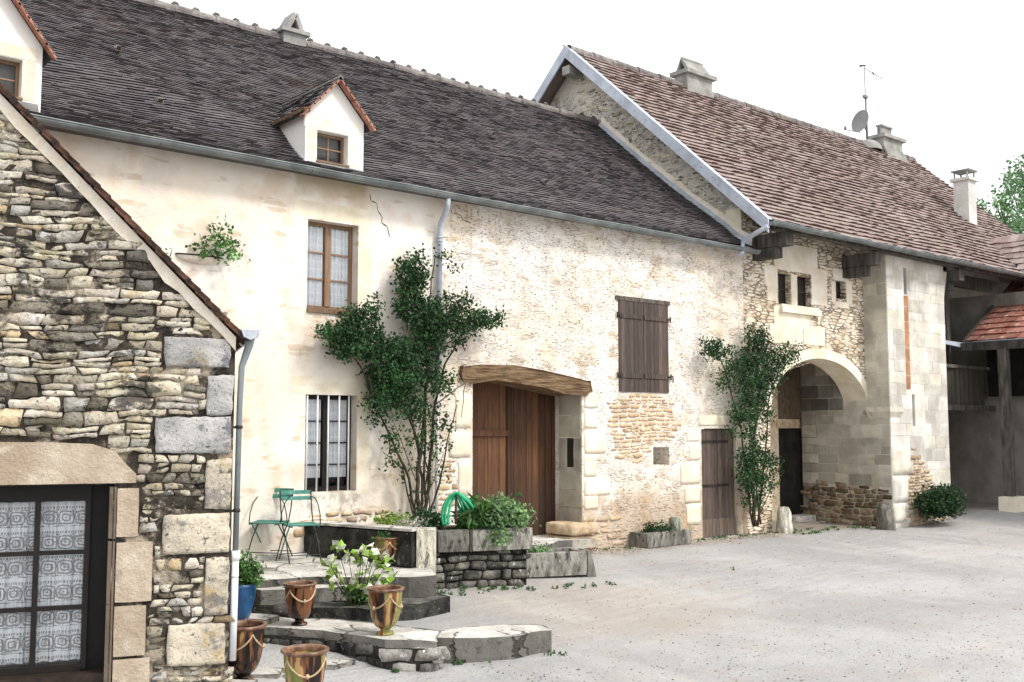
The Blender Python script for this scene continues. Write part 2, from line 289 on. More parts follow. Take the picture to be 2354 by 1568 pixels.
def facade():
    t = NT('facade_plaster'); sx = t.n('SeparateXYZ', Vector=t.co); x = sx.outputs[0]; z = sx.outputs[2]      # object x = world x - 6
    big = t.noise(.55, 5); a = t.mix(t.step(big, .35, .62), (.75, .67, .55), (.83, .785, .72)); a = t.mix(t.ma('MULTIPLY', t.step(t.noise(1.6, 6), .50, .64), .6), a, (.66, .53, .38)); a = t.mix(t.ma('MULTIPLY', t.step(t.noise(.8, 6, t.st((1.3, 1, 1))), .55, .64), .5), a, (.62, .57, .52))
    zone = t.step(t.ma('ADD', x, t.ma('MULTIPLY', t.noise(1.2, 4), 1.2)), 3.3, 4.0)
    jitter = t.n('TexNoise', Scale=2.2, Detail=4.).outputs[1]
    vec = t.n('VectorMath', operation='ADD').outputs[0]; nd = vec.node; t.lk(t.st((3.2, 3.2, 13)), nd.inputs[0])
    sc = t.n('VectorMath', operation='SCALE'); t.lk(jitter, sc.inputs[0]); sc.inputs['Scale'].default_value = 1.6; t.lk(sc.outputs[0], nd.inputs[1])
    vd = t.n('TexVoronoi', Scale=1., Vector=vec, feature='DISTANCE_TO_EDGE').outputs[0]; vc = t.n('TexVoronoi', Scale=1., Vector=vec)
    line = t.step(vd, .10, .02)
    expo = t.step(t.noise(2.4, 6, t.st((1, 1, 1.6)), .7), .46, .68)                       # where joints show
    jo = t.ma('MULTIPLY', t.ma('MULTIPLY', line, expo), t.step(t.noise(9, 4), .38, .55))
    a = t.mix(t.ma('MULTIPLY', t.ma('MULTIPLY', jo, zone), .55), a, (.34, .24, .16)); fm = t.ma('MULTIPLY', t.ma('MULTIPLY', t.step(t.noise(17, 5, t.st((.8, 1, 3.6)), .65), .57, .635), zone), t.step(t.noise(2.5, 4), .38, .55)); a = t.mix(t.ma('MULTIPLY', fm, .8), a, (.27, .19, .12))
    rnd = t.n('SeparateColor', Color=vc.outputs['Color']).outputs[0]
    st = t.ma('MULTIPLY', t.ma('MULTIPLY', t.ma('GREATER_THAN', rnd, .80), t.step(vd, .02, .12)), t.step(t.noise(1.7, 4), .47, .56))
    a = t.mix(t.ma('MULTIPLY', st, .5), a, (.50, .37, .22))
    fl = t.ma('MULTIPLY', t.step(t.noise(9, 6, t.st((1, 1, 4.5)), .75), .61, .67), zone); a = t.mix(t.ma('MULTIPLY', fl, .7), a, (.22, .15, .10))
    low = t.ma('MULTIPLY', t.step(t.ma('ADD', z, t.ma('MULTIPLY', t.noise(1.3, 5), 1.6)), 2.25, 1.5), t.step(x, 4.5, 6.3)); a = t.mix(t.ma('MULTIPLY', low, .85), a, (.50, .40, .30))
    pt = t.ma('MULTIPLY', t.step(t.noise(2.2, 6), .5, .6), low); a = t.mix(t.ma('MULTIPLY', pt, .6), a, (.48, .31, .17))
    ev = t.ma('MULTIPLY', t.ma('MULTIPLY', t.step(t.ma('ADD', z, t.ma('MULTIPLY', t.noise(5, 5), .5)), 5.45, 5.8), t.step(t.ma('ABSOLUTE', t.ma('SUBTRACT', x, 1.15)), .62, .5)), .75); a = t.mix(ev, a, (.50, .40, .25))
    und = t.ma('MULTIPLY', t.ma('MULTIPLY', t.step(t.ma('ABSOLUTE', t.ma('SUBTRACT', x, 1.2)), .62, .4), t.step(z, .85, 1.0)), t.ma('MULTIPLY', t.step(z, 1.5, 1.25), t.step(t.noise(6, 6, t.st((1, 1, .7)), .75), .44, .62)))
    a = t.mix(t.ma('MULTIPLY', und, .6), a, (.16, .15, .10))
    rs = t.ma('MULTIPLY', t.ma('MULTIPLY', t.step(t.ma('ABSOLUTE', t.ma('SUBTRACT', x, 1.15)), .5, .25), t.step(t.ma('ABSOLUTE', t.ma('SUBTRACT', z, 3.6)), .26, .1)), t.step(t.noise(4, 6, None, .75), .44, .58)); a = t.mix(t.ma('MULTIPLY', rs, .7), a, (.42, .24, .10))
    crack = t.n('TexVoronoi', Scale=.9, Vector=t.st((1, 1, 1.3)), feature='DISTANCE_TO_EDGE').outputs[0]
    h = t.ma('ADD', t.ma('MULTIPLY', t.noise(25, 6), .25), t.ma('MULTIPLY', t.ma('MULTIPLY', t.ma('SUBTRACT', 1., line), expo), zone)); h = t.ma('SUBTRACT', t.ma('ADD', h, t.ma('MULTIPLY', t.noise(3, 4), 1.2)), fm)
    return t.out(a, .95, h, .022)
M['facade'] = facade()
def facade2():
    t = NT('rubble_wall'); jitter = t.n('TexNoise', Scale=3., Detail=4.).outputs[1]
    nd = t.n('VectorMath', operation='ADD'); t.lk(t.st((4, 4, 15)), nd.inputs[0]); sc = t.n('VectorMath', operation='SCALE'); t.lk(jitter, sc.inputs[0]); sc.inputs['Scale'].default_value = 1.5; t.lk(sc.outputs[0], nd.inputs[1])
    vd = t.n('TexVoronoi', Scale=1., Vector=nd.outputs[0], feature='DISTANCE_TO_EDGE').outputs[0]; vc = t.n('TexVoronoi', Scale=1., Vector=nd.outputs[0])
    rnd = t.n('SeparateColor', Color=vc.outputs['Color']).outputs[0]
    a = t.mix(rnd, (.52, .41, .27), (.80, .72, .58)); a = t.mix(t.ma('MULTIPLY', t.step(t.noise(1.2, 5), .45, .6), .7), a, (.82, .75, .63))
    line = t.ma('MULTIPLY', t.step(vd, .14, .03), t.step(t.noise(4, 5), .35, .55)); a = t.mix(t.ma('MULTIPLY', line, .8), a, (.14, .10, .07))
    return t.out(a, .95, t.ma('ADD', t.ma('SUBTRACT', 1., line), t.ma('MULTIPLY', t.noise(20, 5), .4)), .03)
M['rubble'] = facade2()
def gable_rough():
    t = NT('gable_rubble'); n1 = t.noise(4, 6, t.st((1, 1, 2.2)), .75); a = t.mix(t.step(n1, .38, .6), (.40, .37, .32), (.74, .70, .62)); a = t.mix(t.step(t.noise(14, 6, t.st((1, 1, 2))), .56, .64), a, (.05, .05, .045)); a = t.mix(t.ma('MULTIPLY', t.step(t.noise(.8, 3), .5, .6), .6), a, (.75, .7, .6))
    return t.out(a, .95, t.ma('ADD', n1, t.noise(16, 5)), .06)
M['gable'] = gable_rough()
def groundmat():
    t = NT('gravel_ground'); a = t.mix(t.step(t.noise(.35, 5), .35, .65), (.335, .335, .335), (.445, .445, .445)); a = t.mix(t.ma('MULTIPLY', t.step(t.noise(1.3, 7, t.st((1, 1.6, 1)), .7), .5, .66), .4), a, (.38, .335, .28))
    a = t.mix(t.ma('MULTIPLY', t.step(t.noise(28, 5, None, .7), .52, .66), .6), a, (.42, .40, .37)); a = t.mix(t.ma('MULTIPLY', t.step(t.noise(40, 5, None, .75), .56, .66), .8), a, (.16, .145, .125))
    a = t.mix(t.ma('MULTIPLY', t.step(t.noise(5, 6, t.st((1, 1, 1)), .8), .60, .68), .5), a, (.24, .21, .17)); a = t.mix(t.ma('MULTIPLY', t.step(t.noise(2.1, 6, None, .8), .68, .74), .5), a, (.16, .20, .07))
    g1 = t.n('VectorMath', operation='DISTANCE'); t.lk(t.co, g1.inputs[0]); q_ = K(4.6, 2.6); g1.inputs[1].default_value = (q_.x, q_.y, 0)
    dm = t.step(t.ma('ADD', g1.outputs['Value'], t.ma('MULTIPLY', t.noise(1.5, 6, None, .7), 3.)), 3.9, 2.3); a = t.mix(t.ma('MULTIPLY', dm, .4), a, (.40, .33, .25))
    sy = t.n('SeparateXYZ', Vector=t.co).outputs[1]; wl = t.step(t.ma('ADD', sy, t.ma('MULTIPLY', t.noise(1.2, 6, None, .7), 1.4)), 12.1, 12.9); a = t.mix(t.ma('MULTIPLY', wl, .75), a, (.20, .165, .12))
    tr1 = t.step(t.noise(.5, 5, t.st((1, .35, 1)), .6), .52, .62); a = t.mix(t.ma('MULTIPLY', tr1, .35), a, (.52, .50, .47))
    v = t.n('TexVoronoi', Scale=38.).outputs[0]
    return t.out(a, .92, t.ma('ADD', t.ma('MULTIPLY', t.noise(60, 6), .5), t.ma('ADD', t.ma('MULTIPLY', t.noise(4, 6), 1.6), t.ma('MULTIPLY', v, -.5))), .03)
M['ground'] = groundmat()
# ------------------------------------------------------------------ helpers for buildings
def wallmesh(fr, outer, holes, thick=.5, col=(1, 1, 1), mb=None, backs=True):
    mb = mb or MB(); polys = [outer] + [h[0] for h in holes]
    flat = [p for pl in polys for p in pl]
    tris = tessellate_polygon([[Vector((p[0], p[1], 0)) for p in pl] for pl in polys])
    mb.idx([fr(p[0], p[1], 0) for p in flat], tris, col)
    n = len(outer)
    for i in range(n):
        a, b = outer[i], outer[(i + 1) % n]; mb.face([fr(a[0], a[1], 0), fr(b[0], b[1], 0), fr(b[0], b[1], -thick), fr(a[0], a[1], -thick)], col)
    for h in holes:
        pl = h[0]; d = h[1]
        for i in range(len(pl)):
            a, b = pl[i], pl[(i + 1) % len(pl)]; mb.face([fr(a[0], a[1], 0), fr(a[0], a[1], -d), fr(b[0], b[1], -d), fr(b[0], b[1], 0)], col)
        if len(h) > 2 and h[2]: mb.face([fr(p[0], p[1], -d) for p in pl], col)
    return mb
def wallgrid(fr, x0, x1, z0, z1, holes, thick=.5, mb=None, ends=True):
    mb = mb or MB(); X = sorted({x0, x1} | {v for h in holes for v in (h[0][0], h[0][1])}); Z = sorted({z0, z1} | {v for h in holes for v in (h[0][2], h[0][3])})
    for a, b in zip(X, X[1:]):
        for c, d in zip(Z, Z[1:]):
            if any(h[0][0] <= a + 1e-6 and h[0][1] >= b - 1e-6 and h[0][2] <= c + 1e-6 and h[0][3] >= d - 1e-6 for h in holes): continue
            mb.face([fr(a, c, 0), fr(b, c, 0), fr(b, d, 0), fr(a, d, 0)])
    for h in holes:
        a, b, c, d = h[0]; pl = rect(a, b, c, d); dd = h[1]
        for i in range(4): p, q = pl[i], pl[(i + 1) % 4]; mb.face([fr(p[0], p[1], 0), fr(p[0], p[1], -dd), fr(q[0], q[1], -dd), fr(q[0], q[1], 0)])
        if len(h) > 2: mb.face([fr(p[0], p[1], -dd) for p in pl])
    if ends:
        o = rect(x0, x1, z0, z1)
        for i in range(4): a, b = o[i], o[(i + 1) % 4]; mb.face([fr(a[0], a[1], 0), fr(b[0], b[1], 0), fr(b[0], b[1], -thick), fr(a[0], a[1], -thick)])
    return mb
def rect(a, b, c, d): return [(a, c), (b, c), (b, d), (a, d)]
def inpoly(x, y, P):
    r = False; j = len(P) - 1
    for i in range(len(P)):
        if (P[i][1] > y) != (P[j][1] > y) and x < (P[j][0] - P[i][0]) * (y - P[i][1]) / (P[j][1] - P[i][1]) + P[i][0]: r = not r
        j = i
    return r
def rubble(mb, fr, poly, excl=(), ch=(.06, .15), cw=(.12, .4), gap=.012, h=(.02, .06), rough=.014, base=0., k=.4, cols=None, jit=.12, wave=.03):
    # courses share wavy bed lines, so the stones fit one another with narrow joints
    cols = cols or (lambda: (lambda q: (q, q * U(.93, 1), q * U(.82, 1)))(U(.5, 1.1)))
    z0 = min(p[1] for p in poly) - wave; z1 = max(p[1] for p in poly) + wave; x0 = min(p[0] for p in poly); x1 = max(p[0] for p in poly); z = z0; n = 0
    def bed(i, zz): return lambda x: zz + wave * noise.noise(V_((x * .9, zz * .5, 5.))) * 1.3 + min(.03, wave * .55) * noise.noise(V_((x * 4.5, i * 3.1, 9.)))
    while z < z1:
        c = U(*ch); lo, hi = bed(n, z), bed(n + 1, z + c); x = x0 - U(0, .2); sl0 = U(-.02, .02)
        while x < x1:
            w = U(*cw) * (.75 + 2.5 * c) if c < .09 else U(*cw); sl1 = U(-.025, .025) if jit > .05 else 0; parts = [(0., 1.)]
            if c > ch[0] * 1.6 and R() < .3: mm = U(.38, .62); parts = [(0., mm), (mm, 1.)]
            for (p, q) in parts:
                A0, B0 = x + gap / 2, x + w - gap / 2; xm_ = (A0 + B0) / 2; zl = lo(xm_) + (hi(xm_) - lo(xm_)) * p; zh = lo(xm_) + (hi(xm_) - lo(xm_)) * q; trim = False
                for e in excl:
                    if e[0] < B0 - .004 and e[1] > A0 + .004 and e[2] < zh - .028 and e[3] > zl + .028:
                        trim = True
                        if e[0] - A0 > B0 - e[1]: B0 = e[0] - gap * .5
                        else: A0 = e[1] + gap * .5
                if B0 - A0 < .045 or not inpoly((A0 + B0) / 2, (zl + zh) / 2, poly): continue
                H = (zh - zl); sa, sb = (0, 0) if trim else (sl0, sl1)
                def fr2(X, Y, W, p=p, q=q, zl=zl, H=H, A0=A0, B0=B0, sa=sa, sb=sb, lo=lo, hi=hi):
                    t = (Y - zl) / H; s_ = (X - A0) / (B0 - A0); X2 = X + (sa * (1 - s_) + sb * s_) * (t - .5) * 2 * (q - p); a, b = lo(X2), hi(X2); zz = a + (b - a) * (p + (q - p) * t)
                    return fr(X2, zz, W)
                mb.stone(fr2, A0, B0, zl + gap / 2, zh - gap / 2, base, U(*h), k, rough, cols(), jit=jit * .45)
            x += w; sl0 = sl1
        z += c; n += 1
V_ = Vector
def ashlar(mb, fr, x0, x1, z0, z1, ch=(.2, .32), cw=(.35, .7), h=.006, colf=None, gap=.006, base=0., skip=()):
    colf = colf or (lambda: (lambda q: (q, q * U(.97, 1), q * U(.92, 1)))(U(.8, 1.08))); z = z0; r = 0
    while z < z1 - .02:
        c = min(U(*ch), z1 - z)
        if z1 - z - c < .08: c = z1 - z
        x = x0
        while x < x1 - .02:
            w = min(U(*cw) * (.6 if (r % 2 and x == x0) else 1), x1 - x)
            if x1 - x - w < .12: w = x1 - x
            A0, B0 = x, x + w
            for e in skip:
                if e[0] < B0 - .004 and e[1] > A0 + .004 and e[2] < z + c - .02 and e[3] > z + .02:
                    if e[0] - A0 > B0 - e[1]: B0 = e[0]
                    else: A0 = e[1]
            if B0 - A0 > .05:
                mb.stone(fr, A0 + gap / 2, B0 - gap / 2, z + gap / 2, z + c - gap / 2, base, h + U(-.003, .004), .05, .003, colf(), nu=5, nv=5, back=.03)
            x += w
        z += c; r += 1
def blocks(mb, fr, lst, base=0., h=.008, k=.06, colf=None, rough=.003):
    colf = colf or (lambda: (lambda q: (q, q * U(.98, 1), q * U(.94, 1)))(U(.9, 1.08)))
    for (a, b, c, d) in lst: mb.stone(fr, min(a, b), max(a, b), min(c, d), max(c, d), base, h, k, rough, colf(), nu=7, nv=7, back=.03)
def tiles(mb, S, u0, u1, nrow, expo, tw, thick=.014, clip=None, jit=.004, tint=(.75, 1.15), holes=None):
    for r in range(nrow):
        off = (r % 2) * tw / 2 + U(-.01, .01); n = int((u1 - u0) / tw) + 2
        for i in range(n):
            a = u0 + i * tw - off; b = a + tw * .985; v = r * expo
            a = max(a, u0); b = min(b, u1)
            if b - a < .02: continue
            if clip and not clip((a + b) / 2, v + expo / 2): continue
            t = thick * U(.8, 1.5); dv = U(-jit, jit) * 2; tl = U(-jit, jit)
            lo = [S(a, v + dv), S(b, v + dv)]; hi = [S(b, v + expo * 1.25), S(a, v + expo * 1.25)]
            nn = (lo[1] - lo[0]).cross(hi[1] - lo[0]).normalized()
            A = lo[0] + nn * (t + tl); B = lo[1] + nn * (t - tl); uu = (hi[1] - lo[1]).normalized() * (t * 1.3); A0 = lo[0] - nn * .005 + uu; B0 = lo[1] - nn * .005 + uu
            q = U(*tint); g = U(.94, 1.04); col = (q, q * g, q * g * U(.95, 1.03))
            mb.idx([A0, B0, B, A, hi[0], hi[1]], [(0, 1, 2, 3), (3, 2, 4, 5), (1, 4, 2), (0, 3, 5)], col)
def gutter(mb, p, q, r=.065, n=8, seg=1, sag=0, wob=0):
    p = Vector(p); q = Vector(q); d = (q - p).normalized(); x = d.cross(Vector((0, 0, 1))).normalized(); N = max(2, int((q - p).length / .5)); rows = []
    for k in range(N + 1):
        c = p.lerp(q, k / N) + Vector((0, 0, -sag * math.sin(math.pi * k / N) + wob * noise.noise(Vector((k * .6, 0, 0)))))
        row = []
        for rr in (r, r - .006):
            for j in range(n + 1):
                a = math.pi + math.pi * j / n; row.append(c + x * math.cos(a) * rr + Vector((0, 0, math.sin(a) * rr)))
        rows.append(row)
    for k in range(N):
        m = n + 1; A = rows[k]; B = rows[k + 1]
        for j in range(n):
            mb.face([A[j], A[j + 1], B[j + 1], B[j]]); mb.face([A[m + j + 1], A[m + j], B[m + j], B[m + j + 1]])
        mb.face([A[0], B[0], B[m], A[m]]); mb.face([A[n], A[m + n], B[m + n], B[n]])
        if k % 4 == 0: mb.tube([A[0] + Vector((0, 0, .01)), A[n // 4] * 1.0 + (A[n // 4] - p.lerp(q, k / N)) * .04, A[n // 2] - Vector((0, 0, .006)), A[3 * n // 4] + (A[3 * n // 4] - p.lerp(q, k / N)) * .04, A[n] + Vector((0, 0, .01))], .009, 4, (.8, .8, .8))
    for row in (rows[0], rows[-1]): mb.face([row[j] for j in range(n + 1)])
    for e in (0, n): mb.tube([row[e] for row in rows], .010, 5, (1.15, 1.15, 1.15))
    return mb
def leaf(mb, p, s, nrm, col, asp=1.6):
    d = Vector((U(-1, 1), U(-1, 1), U(-1, 1))).normalized(); n = (nrm * .6 + d).normalized(); x = n.cross(Vector((U(-1, 1), U(-1, 1), U(-1, .3)))).normalized(); y = n.cross(x)
    a = p - x * s * asp / 2; b = p + x * s * asp / 2; f = n * s * .18
    mb.idx([a, p + y * s * .5 - f, b, p - y * s * .5 - f, p + x * s * asp * .0], [(0, 1, 4), (1, 2, 4), (2, 3, 4), (3, 0, 4)], col)
def clump(mb, c, rad, n, s, nrm=Vector((-.5, -.8, .3)), dens=.5, tint=(.55, 1.5), asp=1.6, sub=9):
    c = Vector(c); m = max(1, n // sub)
    for _ in range(m):
        while True:
            q = Vector((U(-1, 1), U(-1, 1), U(-1, 1)))
            if q.length < 1: break
        q = q * (q.length ** -dens if q.length > .05 else 1); q = q if q.length < 1.15 else q.normalized() * 1.15
        cc = c + Vector((q.x * rad[0], q.y * rad[1], q.z * rad[2])); k = U(*tint)
        for _ in range(sub):
            g = k * U(.75, 1.3); leaf(mb, cc + Vector((random.gauss(0, 1), random.gauss(0, 1), random.gauss(0, 1))) * s * 1.25, s * U(.6, 1.2), nrm, (g * U(.9, 1.15), g, g * U(.8, 1.1)), asp)
V = Vector
# ================================================================== GROUND
def sm(t): t = max(0, min(1, t)); return t * t * (3 - 2 * t)
def gz(x, y): return -.07 * sm((8.9 - y) / .9) * sm((6.3 - x) / .8) + .2 * sm((y - 7.5) / 4.6) * (1 - .55 * math.exp(-((x - 20.8) / 1.6) ** 2)) + .02 * noise.noise(V((x * .7, y * .7, 0))) + .008 * noise.noise(V((x * 3, y * 3, 0))) + (.12 * sm((x - 22.5) / 2) if y > 9 else 0)
g = MB(); xs = [-400, -150, -60, -25, -12] + [-8 + .4 * i for i in range(100)] + [33, 36, 45, 70, 150, 400]; ys = [-400, -150, -60, -20, -8, -3] + [-1 + .3 * i for i in range(56)] + [16.5, 18, 22, 30, 60, 150, 400]
vs = [V((x, y, gz(x, y))) for y in ys for x in xs]; n = len(xs)
g.idx(vs, [(j * n + i, j * n + i + 1, (j + 1) * n + i + 1, (j + 1) * n + i) for j in range(len(ys) - 1) for i in range(n - 1)], (1, 1, 1), True)
go = g.build('ground', M['ground']); go['kind'] = 'structure'
# loose gravel
pm = MB()
OC = [V((1, 0, 0)), V((0, 1, 0)), V((-1, 0, 0)), V((0, -1, 0)), V((0, 0, .7)), V((0, 0, -.7))]
def pebble(mb, p, s, q):
    a = U(0, 6.28); m = Matrix.Rotation(a, 3, 'Z'); mb.idx([p + (m @ (o * U(.7, 1.2))) * s for o in OC], [(0, 1, 4), (1, 2, 4), (2, 3, 4), (3, 0, 4), (1, 0, 5), (2, 1, 5), (3, 2, 5), (0, 3, 5)], q)
for _ in range(5200):
    px = U(640, 2400); py = 1200 + 420 * R() ** 1.3; p = onZ(px, py, .1)
    if p.y > 12.2 or p.y < 2: continue
    u, v = kuv(p)
    if u < 3.4 and v > .5: continue
    p.z = gz(p.x, p.y); q = U(.25, .85); pebble(pm, p, U(.005, .013) * (1.6 if R() < .06 else 1), (q, q * .97, q * .92))
for _ in range(1500):
    x = U(11.8, 17); p = V((x, 12.3 - abs(random.gauss(0, .22)), 0)); p.z = gz(p.x, p.y); q = U(.3, 1.1); pebble(pm, p, U(.008, .028), (q, q * .93, q * .82))
po = pm.build('loose_gravel', generic('gravel_stone', (.34, .32, .29), (.52, .49, .45), 20, bump=.002)); po['kind'] = 'stuff'
# ================================================================== FARMHOUSE
farm = thing('farmhouse', 'long stone farmhouse with cream plaster wall and dark slate-grey tiled roof', 'house', (6, D, 0))
f0 = fY(D)
def P(px, py, w=0): p = onY(px, py, D - w); return (p.x, p.z)
def Pr(x0, y0, x1, y1):
    a = P(x0, y1); b = P(x1, y0); c = P(x0, y0); d = P(x1, y1); return (a[0] / 2 + c[0] / 2, b[0] / 2 + d[0] / 2, min(a[1], d[1]), max(b[1], c[1]))
w1 = (6.79, 7.585, 3.80, 5.03); w2 = (6.80, 7.60, 1.35, 2.655); barn = (9.62, 11.90, .3, 3.02); vent = Pr(1501, 1024, 1538, 1072); vent = (vent[0], vent[1], vent[2] + .03, vent[3] - .03)
sd = (14.93, 15.94, .12, 2.2)
slot = (7.9, 7.95, .5, .55)
mb = wallgrid(f0, -3, 16.249, -.5, 5.62, [(w1, .3), (w2, .3), (barn, .9), (vent, .42, True), (sd, .3)], .55)
mb.build('wall', M['facade'], farm)
# real quoins and blocks around the openings, flush-set a few mm proud
cb = MB()
def tc(a=.94, b=1.08, y=.96): q = U(a, b); return (q, q * U(y, 1), q * U(y - .06, 1))
def blk(name, lst, **kw):
    m = MB(); blocks(m, f0, lst, **kw); return m.build(name, M['cream_stone'], farm)
lst = [Pr(1045, 905, 1083, 985), Pr(1030, 990, 1083, 1052), Pr(1052, 1055, 1083, 1140)]
blk('barn_quoins', lst, h=.012, k=.12)
lst = [Pr(1342, 905, 1374, 938), Pr(1342, 942, 1372, 985), Pr(1342, 987, 1392, 1043), Pr(1342, 1046, 1370, 1096), Pr(1342, 1098, 1402, 1138), Pr(1342, 1140, 1374, 1170)]
blk('barn_quoins', lst, h=.012, k=.12)
lst = [Pr(1605, 955, 1685, 979), Pr(1578, 985, 1608, 1015), Pr(1583, 1018, 1608, 1058), Pr(1562, 1062, 1608, 1112), Pr(1572, 1116, 1609, 1155), Pr(1577, 1158, 1610, 1205), Pr(1698, 985, 1722, 1030), Pr(1698, 1034, 1735, 1090)]
blk('door_surround', lst, h=.01, k=.12)
fl_ = dict(h=.002, k=.0, rough=.001, colf=lambda: tc(.97, 1.03)); blk('window_surround', [(7.61, 7.80, 1.3, 2.66), (6.6, 7.80, 2.67, 2.9)], **fl_); blk('window_surround', [(7.595, 7.80, 3.75, 5.04), (6.58, 7.80, 5.05, 5.28)], **fl_)
# exposed rubble patches with real stones
rb = MB(); tan = lambda: (lambda q: (q, q * U(.9, 1), q * U(.8, .98)))(U(.7, 1.15))
def pp(*a): return [P(x, y) for x, y in a]
ex = [sd, vent, barn]
rb = MB(); rubble(rb, f0, pp((1395, 925), (1440, 905), (1535, 912), (1562, 960), (1540, 1010), (1500, 1018), (1470, 1060), (1410, 1058)), ex, (.045, .09), (.12, .34), .010, (.012, .028), .01, -.008, .3, lambda: (lambda q: (q, q * .9, q * .8))(U(.75, 1.25))); rb.build('exposed_rubble', M['rubble_tan'], farm)
rb = MB(); rubble(rb, f0, pp((1010, 1062), (1048, 1056), (1052, 1150), (1005, 1175)), ex, (.05, .1), (.12, .3), .010, (.012, .03), .01, -.008, .3, tan); rb.build('exposed_rubble', M['rubble_tan'], farm)
rb = MB(); rubble(rb, f0, pp((690, 1178), (880, 1172), (905, 1215), (690, 1230)), ex, (.07, .13), (.18, .4), .012, (.012, .03), .012, -.008, .35, tan); rb.build('exposed_rubble', M['rubble_tan'], farm)
rb = MB(); rubble(rb, f0, pp((1290, 1190), (1400, 1178), (1440, 1215), (1430, 1250), (1300, 1250)), ex, (.07, .13), (.15, .4), .02, (.01, .05), .012, -.02, .4, tan); rb.build('exposed_rubble', M['rubble_tan'], farm)
# crack lines in the plaster above, real thin recessed grooves are suggested by slim dark gaps
ck = MB()
for line in ([(850, 447), (852, 462), (866, 468), (868, 485), (878, 500), (877, 512), (890, 522), (895, 545)], [(1036, 478), (1038, 490), (1060, 496), (1062, 505), (1082, 512)], [(1012, 560), (1013, 548), (1030, 545)]):
    pts = [f0(*P(x, y), .001) for x, y in line]
    for a, b in zip(pts, pts[1:]): ck.tube([a, a.lerp(b, .5) + V((0, -.001, U(-.01, .01))), b], [U(.002, .006), U(.004, .009), U(.002, .005)], 5)
ck.build('wall_crack', M['mortar_dark'], farm)
# barn passage jamb (right reveal) dressed blocks
jb = MB(); fj = fX(11.90)
def jt(): q = U(.6, .85); return (q, q * U(.95, 1), q * U(.86, .93))
for (a, b) in ((.62, .9), (.9, 1.2), (1.2, 1.5), (2.05, 2.42), (2.42, 2.8)): jb.stone(fj, D + .01, D + .55, a + .005, b - .005, .0, .012, .05, .004, jt(), 6, 6)
jb.stone(fj, D + .01, D + .2, 1.5, 2.04, .0, .012, .05, .004, jt(), 5, 6); jb.stone(fj, D + .36, D + .55, 1.5, 2.04, .0, .012, .05, .004, jt(), 5, 6); jb.stone(fj, D + .2, D + .36, 1.5, 1.56, .0, .01, .05, .004, jt(), 5, 4)
jb.box((D + .2, 1.56, -.005), (D + .36, 2.04, .001), (.04, .035, .03), fj)
jb.build('barn_jamb', M['ashlar'], farm)
bs = MB()
for (a, b, c, d, w) in ((1272, 1178, 1376, 1210, .22), (1276, 1212, 1372, 1246, .16)):
    q = Pr(a, b, c, d); p0 = (11.45, 12.15); bs.stone(fY(D - w + .12), p0[0], p0[1], .22 if b > 1200 else .48, .48 if b > 1200 else .68, 0, .1, .3, .02, (.95, .9, .82), 10, 8, back=.5)
bs.build('buttress_stones', M['rubble_tan'], farm)
# barn lintel
top = [(1060, 858), (1063, 843), (1105, 841), (1180, 842), (1250, 852), (1320, 868), (1356, 878)]; bot = [(1359, 898), (1346, 908), (1300, 903), (1245, 890), (1190, 878), (1140, 873), (1090, 879), (1066, 874)]
lt = MB(); yf = D - .06; lt.prism([onY(x, y, yf) for x, y in top + bot], V((0, .6, 0)), (1, 1, 1)); li = lt.build('lintel_beam', M['lintel_wood'], farm)
bv = li.modifiers.new('b', 'BEVEL'); bv.width = .02; bv.segments = 2; bv.limit_method = 'ANGLE'
# barn door
dp = D + .62; bd = MB(); xa = onY(1080, 1100, dp).x - .6; xb = 11.9
xm = onY(1168, 1100, dp).x; zt = 3.1
n = 0; x = xa
while x < xm - .02: bd.box((x + .003, dp + U(0, .008), .35), (min(x + .24, xm) - .003, dp + .05, zt), tuple([U(.85, 1.2)] * 3)); x += .24
x = xm
while x < xb: bd.box((x + .002, dp + .03 + U(0, .006), .35), (x + .135, dp + .09, zt), tuple([U(.5, .85)] * 3)); x += .14
bdo = bd.build('barn_door', M['barn_wood'], farm)
r_ = MB(); z = onY(1120, 996, dp).z; r_.box((xa, dp - .03, z - .045), (xm, dp - .002, z + .045), (.8, .75, .7)); r_.box((xm - .035, dp - .02, .35), (xm, dp - .001, zt), (.5, .45, .4)); r_.build('door_rail', M['barn_wood'], bdo)
th_ = MB(); th_.box((9.62, D + .0, .3), (11.9, D + .7, .44)); th_.box((11.1, D - .3, .3), (11.9, D - .002, .44), (.7, .68, .62)); th_.build('threshold', M['slab'], farm)
rm = MB()
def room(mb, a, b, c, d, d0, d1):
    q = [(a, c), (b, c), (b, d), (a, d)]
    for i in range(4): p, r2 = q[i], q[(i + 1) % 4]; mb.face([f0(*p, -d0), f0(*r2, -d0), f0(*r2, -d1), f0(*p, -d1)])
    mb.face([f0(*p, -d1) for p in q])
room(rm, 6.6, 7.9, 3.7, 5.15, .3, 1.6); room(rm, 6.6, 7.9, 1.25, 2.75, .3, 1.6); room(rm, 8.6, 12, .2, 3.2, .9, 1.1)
rm.build('dark_interior', M['dark_room'], farm)
